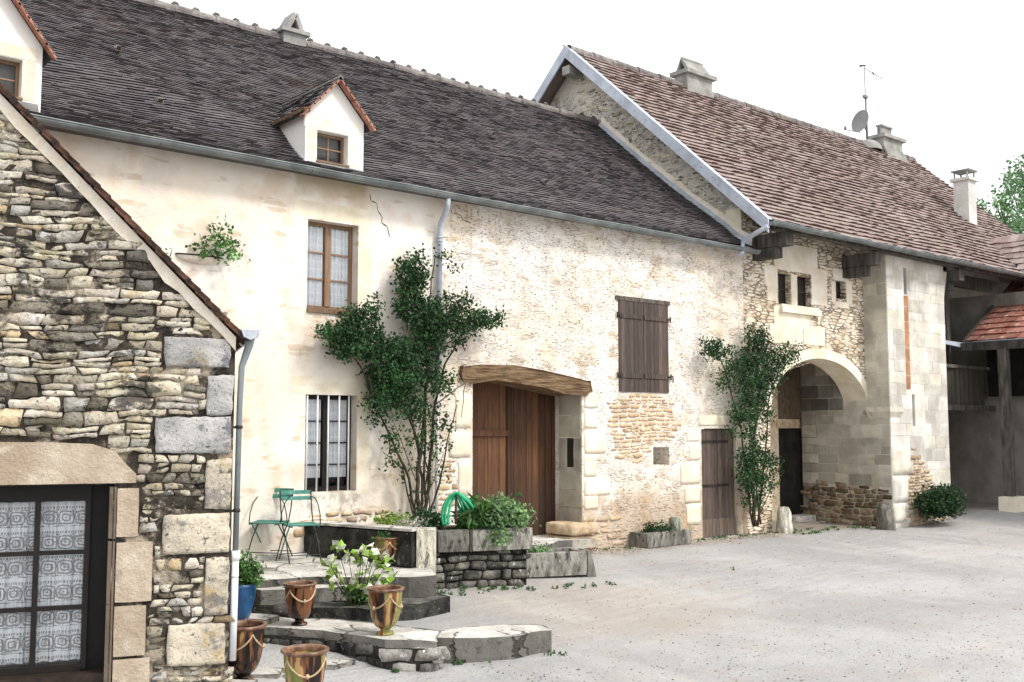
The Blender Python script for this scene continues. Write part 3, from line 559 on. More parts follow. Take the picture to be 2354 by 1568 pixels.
def window(name, o, fr, wmat, dd, cols, rows, fw_=.05, bar=.022, mull=.0, parent=farm, lacem=None, curtain=True, cdd=.045):
    a, b, c, d = o; m = MB(); t = .05
    m.box((a, c, -dd - t), (a + fw_, d, -dd), (1, 1, 1), fr); m.box((b - fw_, c, -dd - t), (b, d, -dd), (1, 1, 1), fr)
    m.box((a + fw_, c, -dd - t), (b - fw_, c + fw_, -dd), (.9, .9, .9), fr); m.box((a + fw_, d - fw_, -dd - t), (b - fw_, d, -dd), (.95, .95, .95), fr)
    ia, ib, ic, idd = a + fw_, b - fw_, c + fw_, d - fw_
    for i in range(1, cols):
        x = ia + (ib - ia) * i / cols; w = mull if mull else bar; m.box((x - w / 2, ic, -dd - t), (x + w / 2, idd, -dd + (.015 if mull else -.01)), (1.05, 1.05, 1.05), fr)
    for j in range(1, rows):
        z = ic + (idd - ic) * j / rows; m.box((ia, z - bar / 2, -dd - t + .01), (ib, z + bar / 2, -dd - .008), (1, 1, 1), fr)
    fo = m.build(name, wmat, parent)
    g_ = MB(); g_.face([fr(ia, ic, -dd - .025), fr(ib, ic, -dd - .025), fr(ib, idd, -dd - .025), fr(ia, idd, -dd - .025)]); g_.build('pane', M['glass'], fo if parent.parent is None else parent)
    if curtain:
        k = MB(); N = 40
        for i in range(N):
            x0 = ia + (ib - ia) * i / N; x1 = ia + (ib - ia) * (i + 1) / N; y0 = .018 * math.sin(i * 1.3) + .01 * math.sin(i * 2.9); y1 = .018 * math.sin((i + 1) * 1.3) + .01 * math.sin((i + 1) * 2.9)
            k.face([fr(x0, ic + .12 * (curtain == 2), -dd - cdd + y0), fr(x1, ic + .12 * (curtain == 2), -dd - cdd + y1), fr(x1, idd, -dd - cdd + y1), fr(x0, idd, -dd - cdd + y0)], smooth=True)
        k.build('lace_curtain', lacem or M['lace_small'], fo if parent.parent is None else parent)
    return fo
wo = window('window', (w1[0], w1[1], w1[2] + .02, w1[3]), f0, M['brown_frame'], .16, 2, 3, .055, .022, .085); wo['label'] = 'upper brown wooden casement window with lace curtains'
s_ = MB(); s_.box((w1[0] + .002, w1[2] - .04, -.14), (w1[1] - .002, w1[2] + .018, .03), (.8, .8, .8), f0); s_.build('sill', M['brown_frame'], wo)
wo2 = window('window', (w2[0], w2[1], w2[2] + .005, w2[3]), f0, M['dark_frame'], .16, 2, 4, .06, .018, .10, curtain=2); wo2['label'] = 'lower dark window behind white iron bars'
b_ = MB()
for px in (707, 731, 756, 781, 803):
    x = P(px, 1010)[0]; b_.tube([f0(x, w2[2] - .01, .012 - .04), f0(x, w2[3] + .005, .012 - .04)], .0125, 8)
b_.build('window_bars', M['white_paint'], wo2)
# shutters
so = Pr(1421, 692, 1534, 906); mid = P(1477, 800)[0]
zt_, zb_ = P(1421, 690)[1], P(1421, 900)[1]
for (a, b) in ((so[0], mid - .008), (mid + .008, so[1])):
    m = MB(); n = 5
    for i in range(n): x = a + (b - a) * i / n; m.box((x + .002, zb_, -.02), (x + (b - a) / n - .002, zt_, .02 + U(0, .004)), tuple([U(.75, 1.2)] * 3), f0)
    sh = m.build('shutter', M['shutter_wood'], farm)
    for za, zc_ in ((zb_ + .24, zb_ + .32), (zt_ - .3, zt_ - .23)): m = MB(); m.box((a + .01, za, .024), (b - .02, zc_, .04), (.9, .9, .9), f0); m.build('batten', M['shutter_wood'], sh)
    m = MB(); e = a if a == so[0] else b
    for zz in (zb_ + .28, zt_ - .26): m.box((e - .05, zz - .014, .041), (e + .05, zz + .014, .05), (1, 1, 1), f0); m.tube([f0(e + (.05 if e > mid else -.05), zz - .05, .03), f0(e + (.05 if e > mid else -.05), zz + .05, .03)], .014, 6)
    m.build('hinge', M['black_iron'], sh)
m = MB(); m.box((so[0] - .07, zt_ + .003, -.1), (so[1] + .05, zt_ + .075, .03), (1, 1, 1), f0); m.build('shutter_lintel', M['old_wood'], farm)
m = MB(); q = P(1536, 872); m.tube([f0(q[0] + .06, q[1] + .06, -.01), f0(q[0] + .06, q[1] + .05, .05), f0(q[0] + .06, q[1] - .06, .06)], .012, 6); m.build('shutter_catch', M['black_iron'], farm)
# small plank door
m = MB(); n = 6
for i in range(n): x = sd[0] + .01 + (sd[1] - sd[0] - .02) * i / n; m.box((x + .003, sd[2] + .1, -.1), (x + (sd[1] - sd[0] - .02) / n - .003, sd[3] - .01, -.05 + U(0, .006)), tuple([U(.9, 1.4)] * 3), f0)
d_ = m.build('plank_door', M['shutter_wood'], farm)
m = MB()
for z in (sd[3] - .24, sd[2] + 1.03): m.box((sd[0] - .04, z - .022, -.043), (sd[1] - .2, z + .022, -.03), (1, 1, 1), f0); m.tube([f0(sd[0] - .03, z - .06, -.03), f0(sd[0] - .03, z + .06, -.03)], .022, 6)
m.build('door_strap', M['black_iron'], d_)
m = MB(); m.box((sd[0] + .02, sd[2] + .1, -.049 + .012), (sd[1] - .02, sd[2] + .42, -.028), (1.6, 1.6, 1.5), f0); m.build('kick_board', M['shutter_wood'], d_)
m = MB(); m.box((sd[0] - .05, .05, -.3), (sd[1] + .1, sd[2] + .09, .12), (1, 1, 1), f0); m.build('door_step', M['slab'], farm)
# roof
SL = math.atan(.8165); cs, sn = math.cos(SL), math.sin(SL); EY, EZ = 12.08, 5.66
def Sm(u, v):
    fl = 1.15 * sm((9 - u) / 8) + .35; dip = .085 * fl * math.sin(math.pi * min(1, v / (2 * fl)))
    sag = .035 * noise.noise(V((u * .35, v * .4, 1))) + .012 * noise.noise(V((u * 1.6, v * 1.3, 4))) - .10 * math.sin(max(0, min(1, v / 5.5)) * math.pi) * .5
    b = V((u, EY + v * cs, EZ + v * sn)); return b + V((0, -sn, cs)) * (sag - dip)
m = MB(); tiles(m, Sm, -1.5, 16.27, 77, .072, .165, .019, None, .003, (.84, 1.14)); m.build('tile_roof', M['roof_main'], farm)
m = MB(); N = 40; prof = [(EY + .03, EZ - .03), (16.35, 9.1), (20.6, 5.66)]
for i in range(60):
    for j in range(12):
        u0, u1 = -1.5 + 17.75 * i / 60, -1.5 + 17.75 * (i + 1) / 60; v0, v1 = 5.48 * j / 12, 5.48 * (j + 1) / 12; o = V((0, .012, -.015)); m.face([Sm(u0, v0) + o, Sm(u1, v0) + o, Sm(u1, v1) + o, Sm(u0, v1) + o], (.3, .3, .3), True)
m.face([V((-1.5, 16.36, 9.12)), V((16.25, 16.36, 9.12)), V((16.25, 20.7, 5.6)), V((-1.5, 20.7, 5.6))]); m.face([V((-1.5, EY + .1, EZ)), V((-1.5, 20.7, 5.6)), V((-1.5, 16.36, 9.12))])
m.face([V((-1.5, EY + .02, EZ - .03)), V((16.25, EY + .02, EZ - .03)), V((16.25, D + .1, EZ - .045)), V((-1.5, D + .1, EZ - .045))])
m.build('roof_deck', M['roof_main'], farm)
def ridge(parent, x0, x1, y, z, r, step, knob, mat, dz=lambda x: 0, name='ridge_tiles'):
    m = MB(); x = x0
    while x < x1:
        q = U(.75, 1.3); rr = r * U(.95, 1.06); L = min(step * 1.08, x1 - x); A = []
        for xx, k in ((x, 1.), (x + L * .85, .93), (x + L, 1.0 if knob else .93)):
            row = [V((xx, y + math.cos(a) * rr * k, z + dz(xx) + math.sin(a) * rr * k)) for a in [math.pi * (-.12 + 1.24 * j / 8) for j in range(9)]]; A.append(row)
        for a in range(2):
            for j in range(8): m.face([A[a][j], A[a + 1][j], A[a + 1][j + 1], A[a][j + 1]], (q, q, q), True)
        if knob: m.tube([V((x, y, z + dz(x) + rr * .9)), V((x + .03, y, z + dz(x) + rr + .035)), V((x + .07, y, z + dz(x) + rr + .03)), V((x + .09, y, z + dz(x) + rr * .9))], [.035, .03, .028, .03], 6, (q * .8, q * .8, q * .8))
        x += step
    return m.build(name, mat, parent)
ridge(farm, -1.5, 16.25, 16.36, 9.10, .12, .36, True, M['ridge'], lambda x: .035 * noise.noise(V((x * .35, 5.5 * .4, 1))))
# gutter and downpipe
m = MB(); gutter(m, (-1.5, 12.02, 5.66), (16.3, 12.02, 5.60), .07, 8, sag=.0, wob=.02); gt = m.build('gutter', M['zinc'], farm)
m = MB(); x = 8.93; m.tube([V((x - .02, 12.03, 5.60)), V((x - .02, 12.05, 5.42)), V((x, 12.24, 5.22)), V((x + .01, 12.27, 5.1)), V((x - .02, 12.27, 3.0))], .042, 10)
for z in (5.0, 4.95, 4.0, 3.2): m.tube([V((x, 12.27, z)), V((x, 12.27, z + .025))], .05, 10, (.9, .9, .9))
m.build('downpipe', M['zinc_light'], farm)
m = MB(); m.tube([V((x - .02, 12.27, 3.0)), V((x - .03, 12.27, .8))], .03, 8); m.build('downpipe_lower', M['pipe_white'], farm)
# roof vents
for (px, py) in ((270, 117), (365, 238), (1130, 312), (1250, 422)):
    d = ray(px, py); k = .8165; t = (EZ - k * EY - E) / (d.z - k * d.y); p = V((d.x * t, d.y * t, E + d.z * t)); m = MB(); vs_ = .55
    m.box((-.09, -.12, 0), (.09, .1, .03), (1.6, 1.5, 1.4), lambda a, b, c: p + V((a, b * cs - c * sn, b * sn + c * cs + .03))); m.prism([p + V((-.08, -.11, .02)), p + V((.08, -.11, .02)), p + V((.05, -.08, .12)), p + V((-.05, -.08, .12))], V((0, .22, .06)), (2.2, 2.1, 2)); m.box((p.x - .05, p.y - .125, p.z + .03), (p.x + .05, p.y - .1, p.z + .085), (.1, .1, .1))
    m.v = [p + (v - p) * vs_ for v in m.v]; m.c = [(c[0] * .5, c[1] * .5, c[2] * .5) for c in m.c]; m.build('roof_vent', M['ridge'], farm)
# mitre chimney on the main ridge
m = MB(); a, b = 8.36, 8.80; m.box((a, 16.18, 8.9), (b, 16.55, 9.2)); m.box((a - .06, 16.12, 9.2), (b + .06, 16.61, 9.27))
for s in (0, 1):
    y = 16.18 if s == 0 else 16.47
    m.prism([V((a + .03, y, 9.27)), V((a + .12, y, 9.27)), V(((a + b) / 2 + .03, y, 9.52)), V(((a + b) / 2 - .02, y, 9.6))], V((0, .08, 0))); m.prism([V((b - .03, y, 9.27)), V((b - .12, y, 9.27)), V(((a + b) / 2 + .0, y, 9.50)), V(((a + b) / 2 + .05, y, 9.6))], V((0, .08, 0)))
m.prism([V((a + .03, 16.26, 9.27)), V((a + .1, 16.26, 9.27)), V(((a + b) / 2, 16.26, 9.55)), V(((a + b) / 2, 16.26, 9.62))], V((0, .21, 0))); m.prism([V((b - .03, 16.26, 9.27)), V((b - .1, 16.26, 9.27)), V(((a + b) / 2, 16.26, 9.55)), V(((a + b) / 2, 16.26, 9.62))], V((0, .21, 0)))
m.build('chimney', M['cement'], farm)
# dormers
def zroof(y): return EZ + (y - EY) * .8165 - .05
def dormer(x0, x1, wx0, wx1, lbl, apz=7.03, sill=5.85, head=6.27, eave=6.50):
    xc = (x0 + x1) / 2; apz -= .03; fr = fY(D - .03); yb = D + 1.9
    m = wallmesh(fr, [(x0, 5.68), (x1, 5.68), (x1, eave), (xc, apz), (x0, eave)], [(rect(wx0, wx1, sill, head), .16)], .2)
    yb = EY + (eave - EZ) / .8165 + .2
    for x in (x0, x1): m.face([V((x, D + .17, 5.6)), V((x, D + .17, eave)), V((x, yb, eave))], (1, 1, 1))
    do = m.build('dormer', M['white_render'], farm); do['label'] = lbl
    m = MB(); blocks(m, fr, [(wx0 - .2, wx1 + .17, head + .006, head + .17), (wx0 - .15, wx0 - .006, sill, head), (wx1 + .006, wx1 + .15, sill - .02, head)], h=.006, k=.05); m.build('dormer_surround', M['cream_stone'], do)
    m = MB(); blocks(m, fr, [(x0 + .01, x1 - .01, 5.66, sill - .03)], h=.03, k=.1, colf=lambda: (.75, .75, .76)); m.build('dormer_sill', M['cement'], do)
    m = MB(); ov = .13; nx = (apz - eave) / (xc - x0)
    for sgn in (-1, 1):
        xe = xc + sgn * ((x1 - x0) / 2 + .10); ze = apz + .03 - nx * abs(xe - xc); L = math.hypot(xe - xc, apz + .03 - ze); y0 = D - .03 - ov
        def S(u, v, sgn=sgn, xe=xe, ze=ze, L=L):
            k = v / L; y = y0 + u if sgn == 1 else y0 + 2.4 - u
            return V((xe + (xc - xe) * k, y, ze + (apz + .03 - ze) * k + .012 * noise.noise(V((u * 3, v * 4, sgn)))))
        tiles(m, S, 0, 2.4, int(L / .085) + 1, .085, .165, .016, None, .006, (.7, 1.25))
        m.face([V((xe, y0 + .02, ze - .012)), V((xc, y0 + .02, apz + .015)), V((xc, y0 + 2.4, apz + .015)), V((xe, y0 + 2.4, ze - .012))], (.4, .4, .4))
    m.build('dormer_roof', M['roof_main'], do)
    m = MB()
    for sgn in (-1, 1):
        xe = xc + sgn * ((x1 - x0) / 2 + .11); ze = apz + .02 - nx * abs(xe - xc); n = 7
        for i in range(n):
            a = V((xe + (xc - xe) * i / n, D - .17, ze + (apz + .02 - ze) * i / n - .012)); b = V((xe + (xc - xe) * (i + 1.15) / n, D - .17, ze + (apz + .02 - ze) * (i + 1.15) / n - .004)); m.beam(a + V((0, .05, U(-.006, .006))), b + V((0, .05, 0)), .10, .026, tuple([U(.8, 1.3)] * 3), V((0, 1, 0)) if False else V((0, 0, 1)))
    m.build('verge_tiles', generic('verge_red', (.26, .10, .07), (.42, .22, .16), 9, bump=.005), do)
    m = MB(); m.tube([V((xc, D - .17, apz + .02)), V((xc, D + 2.2, apz + .02))], .04, 8); m.build('dormer_ridge', M['ridge'], do)
    m = MB(); m.beam(V((x0 - .05, D - .16, eave - .02)), V((x0 - .05, D + 1.6, eave - .02)), .10, .05); m.build('dormer_fascia', M['lintel_wood'], do)
    m = MB(); m.box8([V((x0 - .03, D - .06, 5.62)), V((x0 - .004, D - .06, 5.62)), V((x0 - .004, yb, eave - .08)), V((x0 - .03, yb, eave - .08)), V((x0 - .02, D - .06, 5.80)), V((x0 - .004, D - .06, 5.80)), V((x0 - .004, yb, eave + .03)), V((x0 - .02, yb, eave + .03))]); m.build('flashing', M['zinc_light'], do)
    dd = .12; m = MB(); a, b, c, d = wx0, wx1, sill, head
    m.box((a, c, -dd - .04), (a + .04, d, -dd), (1, 1, 1), fr); m.box((b - .04, c, -dd - .04), (b, d, -dd), (1, 1, 1), fr); m.box((a + .04, c, -dd - .04), (b - .04, c + .04, -dd), (.9, .9, .9), fr); m.box((a + .04, d - .045, -dd - .04), (b - .04, d, -dd), (1, 1, 1), fr)
    m.box(((a + b) / 2 - .009, c + .04, -dd - .03), ((a + b) / 2 + .009, d - .04, -dd - .005), (1.2, 1.2, 1.2), fr); m.box((a + .04, (c + d) / 2 - .009, -dd - .028), (b - .04, (c + d) / 2 + .009, -dd - .006), (1.2, 1.2, 1.2), fr); m.box((a - .01, c - .03, -.1), (b + .01, c - .002, .03), (.9, .9, .9), fr)
    m.build('window_frame', M['brown_frame'], do)
    m = MB(); m.face([fr(a, c, -dd - .02), fr(b, c, -dd - .02), fr(b, d, -dd - .02), fr(a, d, -dd - .02)]); m.build('pane', M['glass'], do)
    m = MB(); m.face([fr(a - .1, c - .1, -.25), fr(b + .1, c - .1, -.25), fr(b + .1, d + .1, -.25), fr(a - .1, d + .1, -.25)]); m.build('blind', generic('grey_blind', (.16, .16, .15), (.24, .24, .22), 3, tint=False, bump=.002), do)
dormer(6.71, 7.63, 6.89, 7.38, 'dormer with square window standing above the upper casement')
dormer(2.15, 3.33, 2.42, 3.12, 'white dormer cut by the left edge of the picture', 7.35, 5.92, 6.36, 6.55)
# ================================================================== GATEHOUSE
gate = thing('gatehouse', 'stone gatehouse with arched passage under a brown tiled roof', 'house', (18, D, 0))
KR = .893; RA = math.atan(KR); EY2, EZ2 = 11.45, 6.05; RY, RZ = 16.87, EZ2 + (16.87 - 11.45) * KR
GX = 16.25
fg = fX(GX)
m = wallmesh(fg, [(D + .01, 4.6), (22.3, 4.6), (22.3, 6.15), (RY, RZ - .1), (D + .01, 6.15 + .6)], [], .5); m.build('gable_wall', M['gable'], gate)
m = MB(); 
def rg(): q = U(.75, 1.25); return (q, q * .98, q * .94)
pl = []; 
for (a, b) in ((D + .5, 6.6), (D + 1.0, 7.0)): pass
poly = [(12.9, 5.9), (14.9, 7.75), (16.9, 9.45), (16.9, 10.5), (15.6, 9.45), (13.0, 7.2)]
rubble(m, fg, poly, (), (.05, .11), (.14, .36), .012, (.0, .05), .02, -.02, .45, rg, .15, .06); m.build('gable_rubble', M['cottage_stone'], gate)
m = MB(); blocks(m, fg, [(D + .01, D + .42, 5.0, 5.55), (D + .01, D + .5, 5.56, 6.05), (D + .01, D + .38, 6.06, 6.5)], h=.012); m.build('gable_quoins', M['cream_stone'], gate)
# front wall
gw1 = Pr(1788, 621, 1817, 698); gw2 = Pr(1832, 629, 1863, 704); zA, zB = 4.70, 5.34
gw1 = (gw1[0], gw1[1], zA, zB); gw2 = (gw2[0], gw2[1], zA, zB); gs = Pr(1921, 645, 1943, 690); gs = (gs[0], gs[1], gs[2] + .04, gs[3] - .02)
AX0, AX1, AS, AH = 17.02, 20.56, 2.56, 1.10; axc = (AX0 + AX1) / 2
def arc(n, dr=0.): return [(axc - (AX1 - AX0 + 2 * dr) / 2 * math.cos(math.pi * i / n), AS + (AH + dr) * math.sin(math.pi * i / n)) for i in range(n + 1)]
hole = [(AX1, -.2)] + [(AX0, -.2)] + arc(28)
outer = [(GX, -.5), (AX0 - .001, -.5), (AX0 - .001, -.3), (AX1, -.3), (AX1 + .02, -.5), (20.6, -.5), (20.6, 6.75), (GX, 6.75)]
ZM = 4.0; m = wallgrid(f0, GX + .002, 20.6, ZM, 6.75, [(gw1, .35), (gw2, .35), (gs, .35)], .55, ends=False)
A_ = arc(28); m.face([f0(GX + .002, -.5, 0), f0(AX0, -.5, 0), f0(AX0, ZM, 0), f0(GX + .002, ZM, 0)])
for i in range(28): a, b = A_[i], A_[i + 1]; m.face([f0(*a, 0), f0(*b, 0), f0(b[0], ZM, 0), f0(a[0], ZM, 0)]); m.face([f0(*a, 0), f0(*b, 0), f0(*b, -.55), f0(*a, -.55)])
m.face([f0(AX0, -.5, 0), f0(AX0, AS, 0), f0(AX0, AS, -.55), f0(AX0, -.5, -.55)]); m.face([f0(AX1, -.5, 0), f0(20.6, -.5, 0), f0(20.6, ZM, 0), f0(AX1, ZM, 0)])
m.face([f0(GX + .3, 3, -.55), f0(20.6, 3.9, -.55), f0(20.6, 6.75, -.55), f0(GX + .3, 6.75, -.55)]); m.build('front_wall', M['rubble'], gate)
m = MB(); ashc = lambda: tc(.95, 1.06, .97)
lst = [Pr(1778, 572, 1878, 618), Pr(1756, 612, 1786, 655), Pr(1762, 658, 1786, 690), Pr(1864, 622, 1900, 700), Pr(1778, 712, 1860, 745), Pr(1768, 750, 1845, 788), Pr(1846, 752, 1895, 792)]
L2 = []
for q in lst: L2.append(q)
for q in (Pr(1913, 622, 1950, 643), Pr(1910, 648, 1920, 695), Pr(1944, 648, 1958, 700), Pr(1918, 696, 1950, 706)): L2.append(q)
L2.append((gw1[1] + .006, gw2[0] - .006, zA, zB))
blocks(m, f0, L2, h=.01, k=.05, colf=ashc); m.build('window_surround', M['cream_stone'], gate)
m = MB(); q = P(1790, 704); r2 = P(1880, 722); m.box((q[0], zA - .17, -.05), (r2[0], zA - .06, .09), (1, 1, 1), f0); m.box((q[0] + .04, zA - .06, -.05), (r2[0] - .04, zA - .003, .05), (1, 1, 1), f0); so_ = m.build('window_sill', M['cream_stone'], gate)
for o in (gw1, gw2, gs): m = MB(); m.box((o[0] + .002, o[2] + .002, -.17), (o[1] - .002, o[3] - .002, -.13), (1, 1, 1), f0); m.box(((o[0] * .6 + o[1] * .4) - .012, o[2] + .003, -.129), ((o[0] * .6 + o[1] * .4) + .012, o[3] - .003, -.11), (4, 3.6, 3.2), f0); m.box((o[0] + .003, (o[2] + o[3]) / 2 - .012, -.128), (o[1] - .003, (o[2] + o[3]) / 2 + .012, -.112), (4, 3.6, 3.2), f0); m.build('window_leaf', M['dark_frame'], gate)
# real rubble around
m = MB(); exg = [(min(a, b), max(a, b), min(c, d), max(c, d)) for a, b, c, d in L2] + [gw1, gw2, gs, (q[0], r2[0], zA - .17, zA)]
def notarch(P_): return P_
up_poly = [(GX + .02, 4.0), (20.44, 4.0), (20.44, 6.1), (17.5, 6.1), (GX + .02, 5.6)]
m = MB(); rubble(m, f0, up_poly, exg, (.05, .09), (.12, .32), .012, (-.004, .018), .009, -.012, .35, tan); m.build('wall_stones', M['rubble_tan'], gate)
m = MB(); rubble(m, f0, [(17.2, 4.0)] + [p for p in arc(24, .30) if p[0] > 17.6 and p[0] < 20.4] + [(20.44, 2.9), (20.44, 4.0)], exg, (.05, .09), (.12, .3), .012, (-.004, .018), .009, -.012, .35, tan); m.build('wall_stones', M['rubble_tan'], gate)
m = MB(); rubble(m, f0, [(GX + .02, .1), (16.85, .1), (16.85, 4.0), (GX + .02, 4.0)], exg, (.06, .12), (.16, .36), .014, (-.004, .015), .009, -.012, .35, tan); m.build('wall_stones', M['rubble_tan'], gate)
# arch ring
m = MB(); n = 15; ia, oa = arc(n * 3, -.012), arc(n * 3, .2)
for i in range(n):
    q = U(.95, 1.08); c = (q, q, q * .97)
    for j in range(3):
        a = i * 3 + j; A, B = ia[a], ia[a + 1]; Co, Do = oa[a + 1], oa[a]
        m.idx([f0(*A, .03), f0(*B, .03), f0(*Co, .03), f0(*Do, .03), f0(*A, -.56), f0(*B, -.56), f0(*Do, -.05), f0(*Co, -.05)], [(0, 1, 2, 3), (1, 0, 4, 5), (3, 2, 7, 6)], c)
m.build('arch_ring', M['cream_stone'], gate)
# passage
m = MB(); YB = 14.0
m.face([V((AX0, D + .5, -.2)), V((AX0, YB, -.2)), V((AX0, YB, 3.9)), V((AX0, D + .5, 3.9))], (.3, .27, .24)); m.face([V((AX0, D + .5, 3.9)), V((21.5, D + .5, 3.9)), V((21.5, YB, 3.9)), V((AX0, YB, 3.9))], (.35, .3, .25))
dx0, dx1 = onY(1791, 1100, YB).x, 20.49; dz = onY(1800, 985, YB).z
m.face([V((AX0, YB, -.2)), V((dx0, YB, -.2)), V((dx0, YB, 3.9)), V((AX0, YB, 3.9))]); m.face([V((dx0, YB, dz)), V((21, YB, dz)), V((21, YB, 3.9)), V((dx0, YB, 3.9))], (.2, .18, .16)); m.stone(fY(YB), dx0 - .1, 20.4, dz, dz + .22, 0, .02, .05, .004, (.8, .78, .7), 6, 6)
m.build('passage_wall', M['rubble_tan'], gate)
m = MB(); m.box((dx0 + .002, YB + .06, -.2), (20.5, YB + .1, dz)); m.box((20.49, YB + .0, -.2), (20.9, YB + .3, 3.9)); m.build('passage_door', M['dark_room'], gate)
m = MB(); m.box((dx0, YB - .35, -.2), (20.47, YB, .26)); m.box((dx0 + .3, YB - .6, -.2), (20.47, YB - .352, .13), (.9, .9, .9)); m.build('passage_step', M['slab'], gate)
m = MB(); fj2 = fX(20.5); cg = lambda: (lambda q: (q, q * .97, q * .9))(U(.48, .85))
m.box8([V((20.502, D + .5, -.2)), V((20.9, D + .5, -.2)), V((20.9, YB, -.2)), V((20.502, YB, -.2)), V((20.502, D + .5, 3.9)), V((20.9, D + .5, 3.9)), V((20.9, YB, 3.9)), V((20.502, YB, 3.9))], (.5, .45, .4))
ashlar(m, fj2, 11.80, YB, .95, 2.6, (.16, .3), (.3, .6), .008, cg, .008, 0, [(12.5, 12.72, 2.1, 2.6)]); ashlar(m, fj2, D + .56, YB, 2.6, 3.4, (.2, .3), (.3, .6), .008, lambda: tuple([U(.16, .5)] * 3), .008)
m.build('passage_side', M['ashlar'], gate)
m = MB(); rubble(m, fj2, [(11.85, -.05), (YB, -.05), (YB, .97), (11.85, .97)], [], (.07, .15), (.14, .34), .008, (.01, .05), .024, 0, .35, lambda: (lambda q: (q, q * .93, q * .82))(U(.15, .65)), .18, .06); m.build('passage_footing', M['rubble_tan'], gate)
# tower
TX0, TX1, TY = 20.5, 23.0, 11.78
m = MB(); ft = fY(TY); sl1 = (21.22, 21.36, 5.15, 5.75); sl2 = (21.42, 21.54, 2.25, 2.95)
wallgrid(ft, TX0, TX1, -.3, 6.3, [(sl1, .29, True), (sl2, .29, True)], .3, m, False); m.face([V((TX0, TY, -.3)), V((TX0, TY + .3, -.3)), V((TX0, TY + .3, 6.3)), V((TX0, TY, 6.3))])
m.box((TX0, TY + .3, -.3), (TX1, 13.6, 6.3), (.8, .78, .72)); m.face([V((TX1 + .001, TY, -.3)), V((TX1 + .001, TY + .3, -.3)), V((TX1 + .001, TY + .3, 6.3)), V((TX1 + .001, TY, 6.3))])
mort = m.build('buttress_core', M['ashlar'], gate)
m = MB(); cl = lambda: (lambda q: (q, q * U(.97, 1.0), q * U(.92, 1.02)))(U(.78, 1.12))
sk = [(21.18, 21.39, 3.05, 5.78), (21.40, 21.97, 2.2, 3.0), (TX0 - .02, 21.27, .5, 1.85)]
ashlar(m, ft, TX0 + .003, TX1, .95, 6.25, (.17, .33), (.3, .75), .006, cl, .006, 0, sk)
blocks(m, ft, [(TX0 + .004, 21.25, 1.2, 1.84), (TX0 + .004, 21.12, .62, 1.19), (TX0 + .004, 21.02, .2, .61)], h=.03, k=.14, colf=lambda: tc(1.0, 1.1))
blocks(m, ft, [(21.58, 21.95, 2.2, 3.0)], h=.006)
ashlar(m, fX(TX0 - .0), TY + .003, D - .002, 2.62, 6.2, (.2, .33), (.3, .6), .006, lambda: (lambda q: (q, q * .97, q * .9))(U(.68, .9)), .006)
m.build('buttress_ashlar', M['ashlar'], gate)
m = MB(); z = 3.05
while z < 5.1: c = U(.18, .34); m.stone(ft, 21.2, 21.38, z + .004, min(z + c, 5.14), 0, .007, .06, .003, tuple([U(.8, 1.1)] * 3), 5, 5); z += c
m.build('rust_stones', generic('rust_stone', (.36, .17, .08), (.5, .27, .14), 5, bump=.004, spots=[((.7, .6, .45), 8, .6, .7, .6, S1)]), gate)
m = MB(); rubble(m, ft, [(21.1, 0), (22.98, 0), (22.98, .55), (22.2, 1.0), (21.6, 1.6), (21.35, 1.8), (21.3, 1.2), (21.1, .9)], [], (.06, .12), (.14, .36), .006, (.012, .035), .014, 0, .3, tan, .14); m.build('buttress_footing', M['rubble_tan'], gate)
m = MB(); m.box((TX0 - .1, TY - .06, 2.56), (TX0 + .5, D - .05, 2.66), (.95, .93, .88)); m.prism([V((TX0 - .1, TY - .06, 2.56)), V((TX0 - .1, D - .05, 2.56)), V((TX0 - .0, D - .05, 2.42)), V((TX0 - .0, TY - .0, 2.42))], V((.45, 0, 0)), (.9, .88, .8)); m.build('impost', M['ashlar'], gate)
# bracket at the tower's far top corner
m = MB(); p = [(TX1 + .003, 5.0), (TX1 + .1, 5.2), (TX1 + .28, 5.85), (TX1 + .003, 5.85)]; m.prism([V((a, TY + .05, b)) for a, b in p], V((0, .3, 0)), (.8, .78, .72)); m.build('corbel', M['ashlar'], gate)
# roof
def Sg(u, v): return V((u, EY2 + v * math.cos(RA), EZ2 + v * math.sin(RA) + .03 * noise.noise(V((u * .4, v * .5, 7))) - .05 * math.sin(math.pi * min(1, v / 7.2))))
LG = (RY - EY2) / math.cos(RA); VX = 15.78
def clipg(u, v):
    y = EY2 + v * math.cos(RA)
    return not (u > 26.46 and y < 11.47 + (u - 26.46) * 1.24 and y < 12.7)
m = MB(); tiles(m, Sg, VX + .03, 31.2, int(LG / .195) + 1, .195, .2, .042, clipg, .006, (.9, 1.08)); m.build('tile_roof', M['roof_brown'], gate)
m = MB(); N = 30
for i in range(N):
    for j in range(8):
        u0, u1 = VX + .04 + (31.16 - VX) * i / N, VX + .04 + (31.16 - VX) * (i + 1) / N; v0, v1 = LG * j / 8, LG * (j + 1) / 8; o = V((0, .015, -.02))
        m.face([Sg(u0, v0) + o, Sg(u1, v0) + o, Sg(u1, v1) + o, Sg(u0, v1) + o], (.3, .3, .3), True)
m.face([V((VX + .04, RY, RZ)), V((31.2, RY, RZ)), V((31.2, 22.4, 6.0)), V((VX + .04, 22.4, 6.0))], (.8, .8, .8))
m.face([V((31.2, EY2, EZ2)), V((31.2, RY, RZ)), V((31.2, 22.4, 6.0))], (.8, .8, .8)); m.build('roof_deck', M['roof_brown'], gate)
m = MB(); m.face([V((VX + .05, EY2 + .03, EZ2 - .05)), V((31, EY2 + .03, EZ2 - .05)), V((31, RY, RZ - .08)), V((VX + .05, RY, RZ - .08))]); m.build('soffit', M['old_wood'], gate)
ridge(gate, VX + .1, 31.2, RY, RZ - .04, .13, .38, False, M['ridge'])
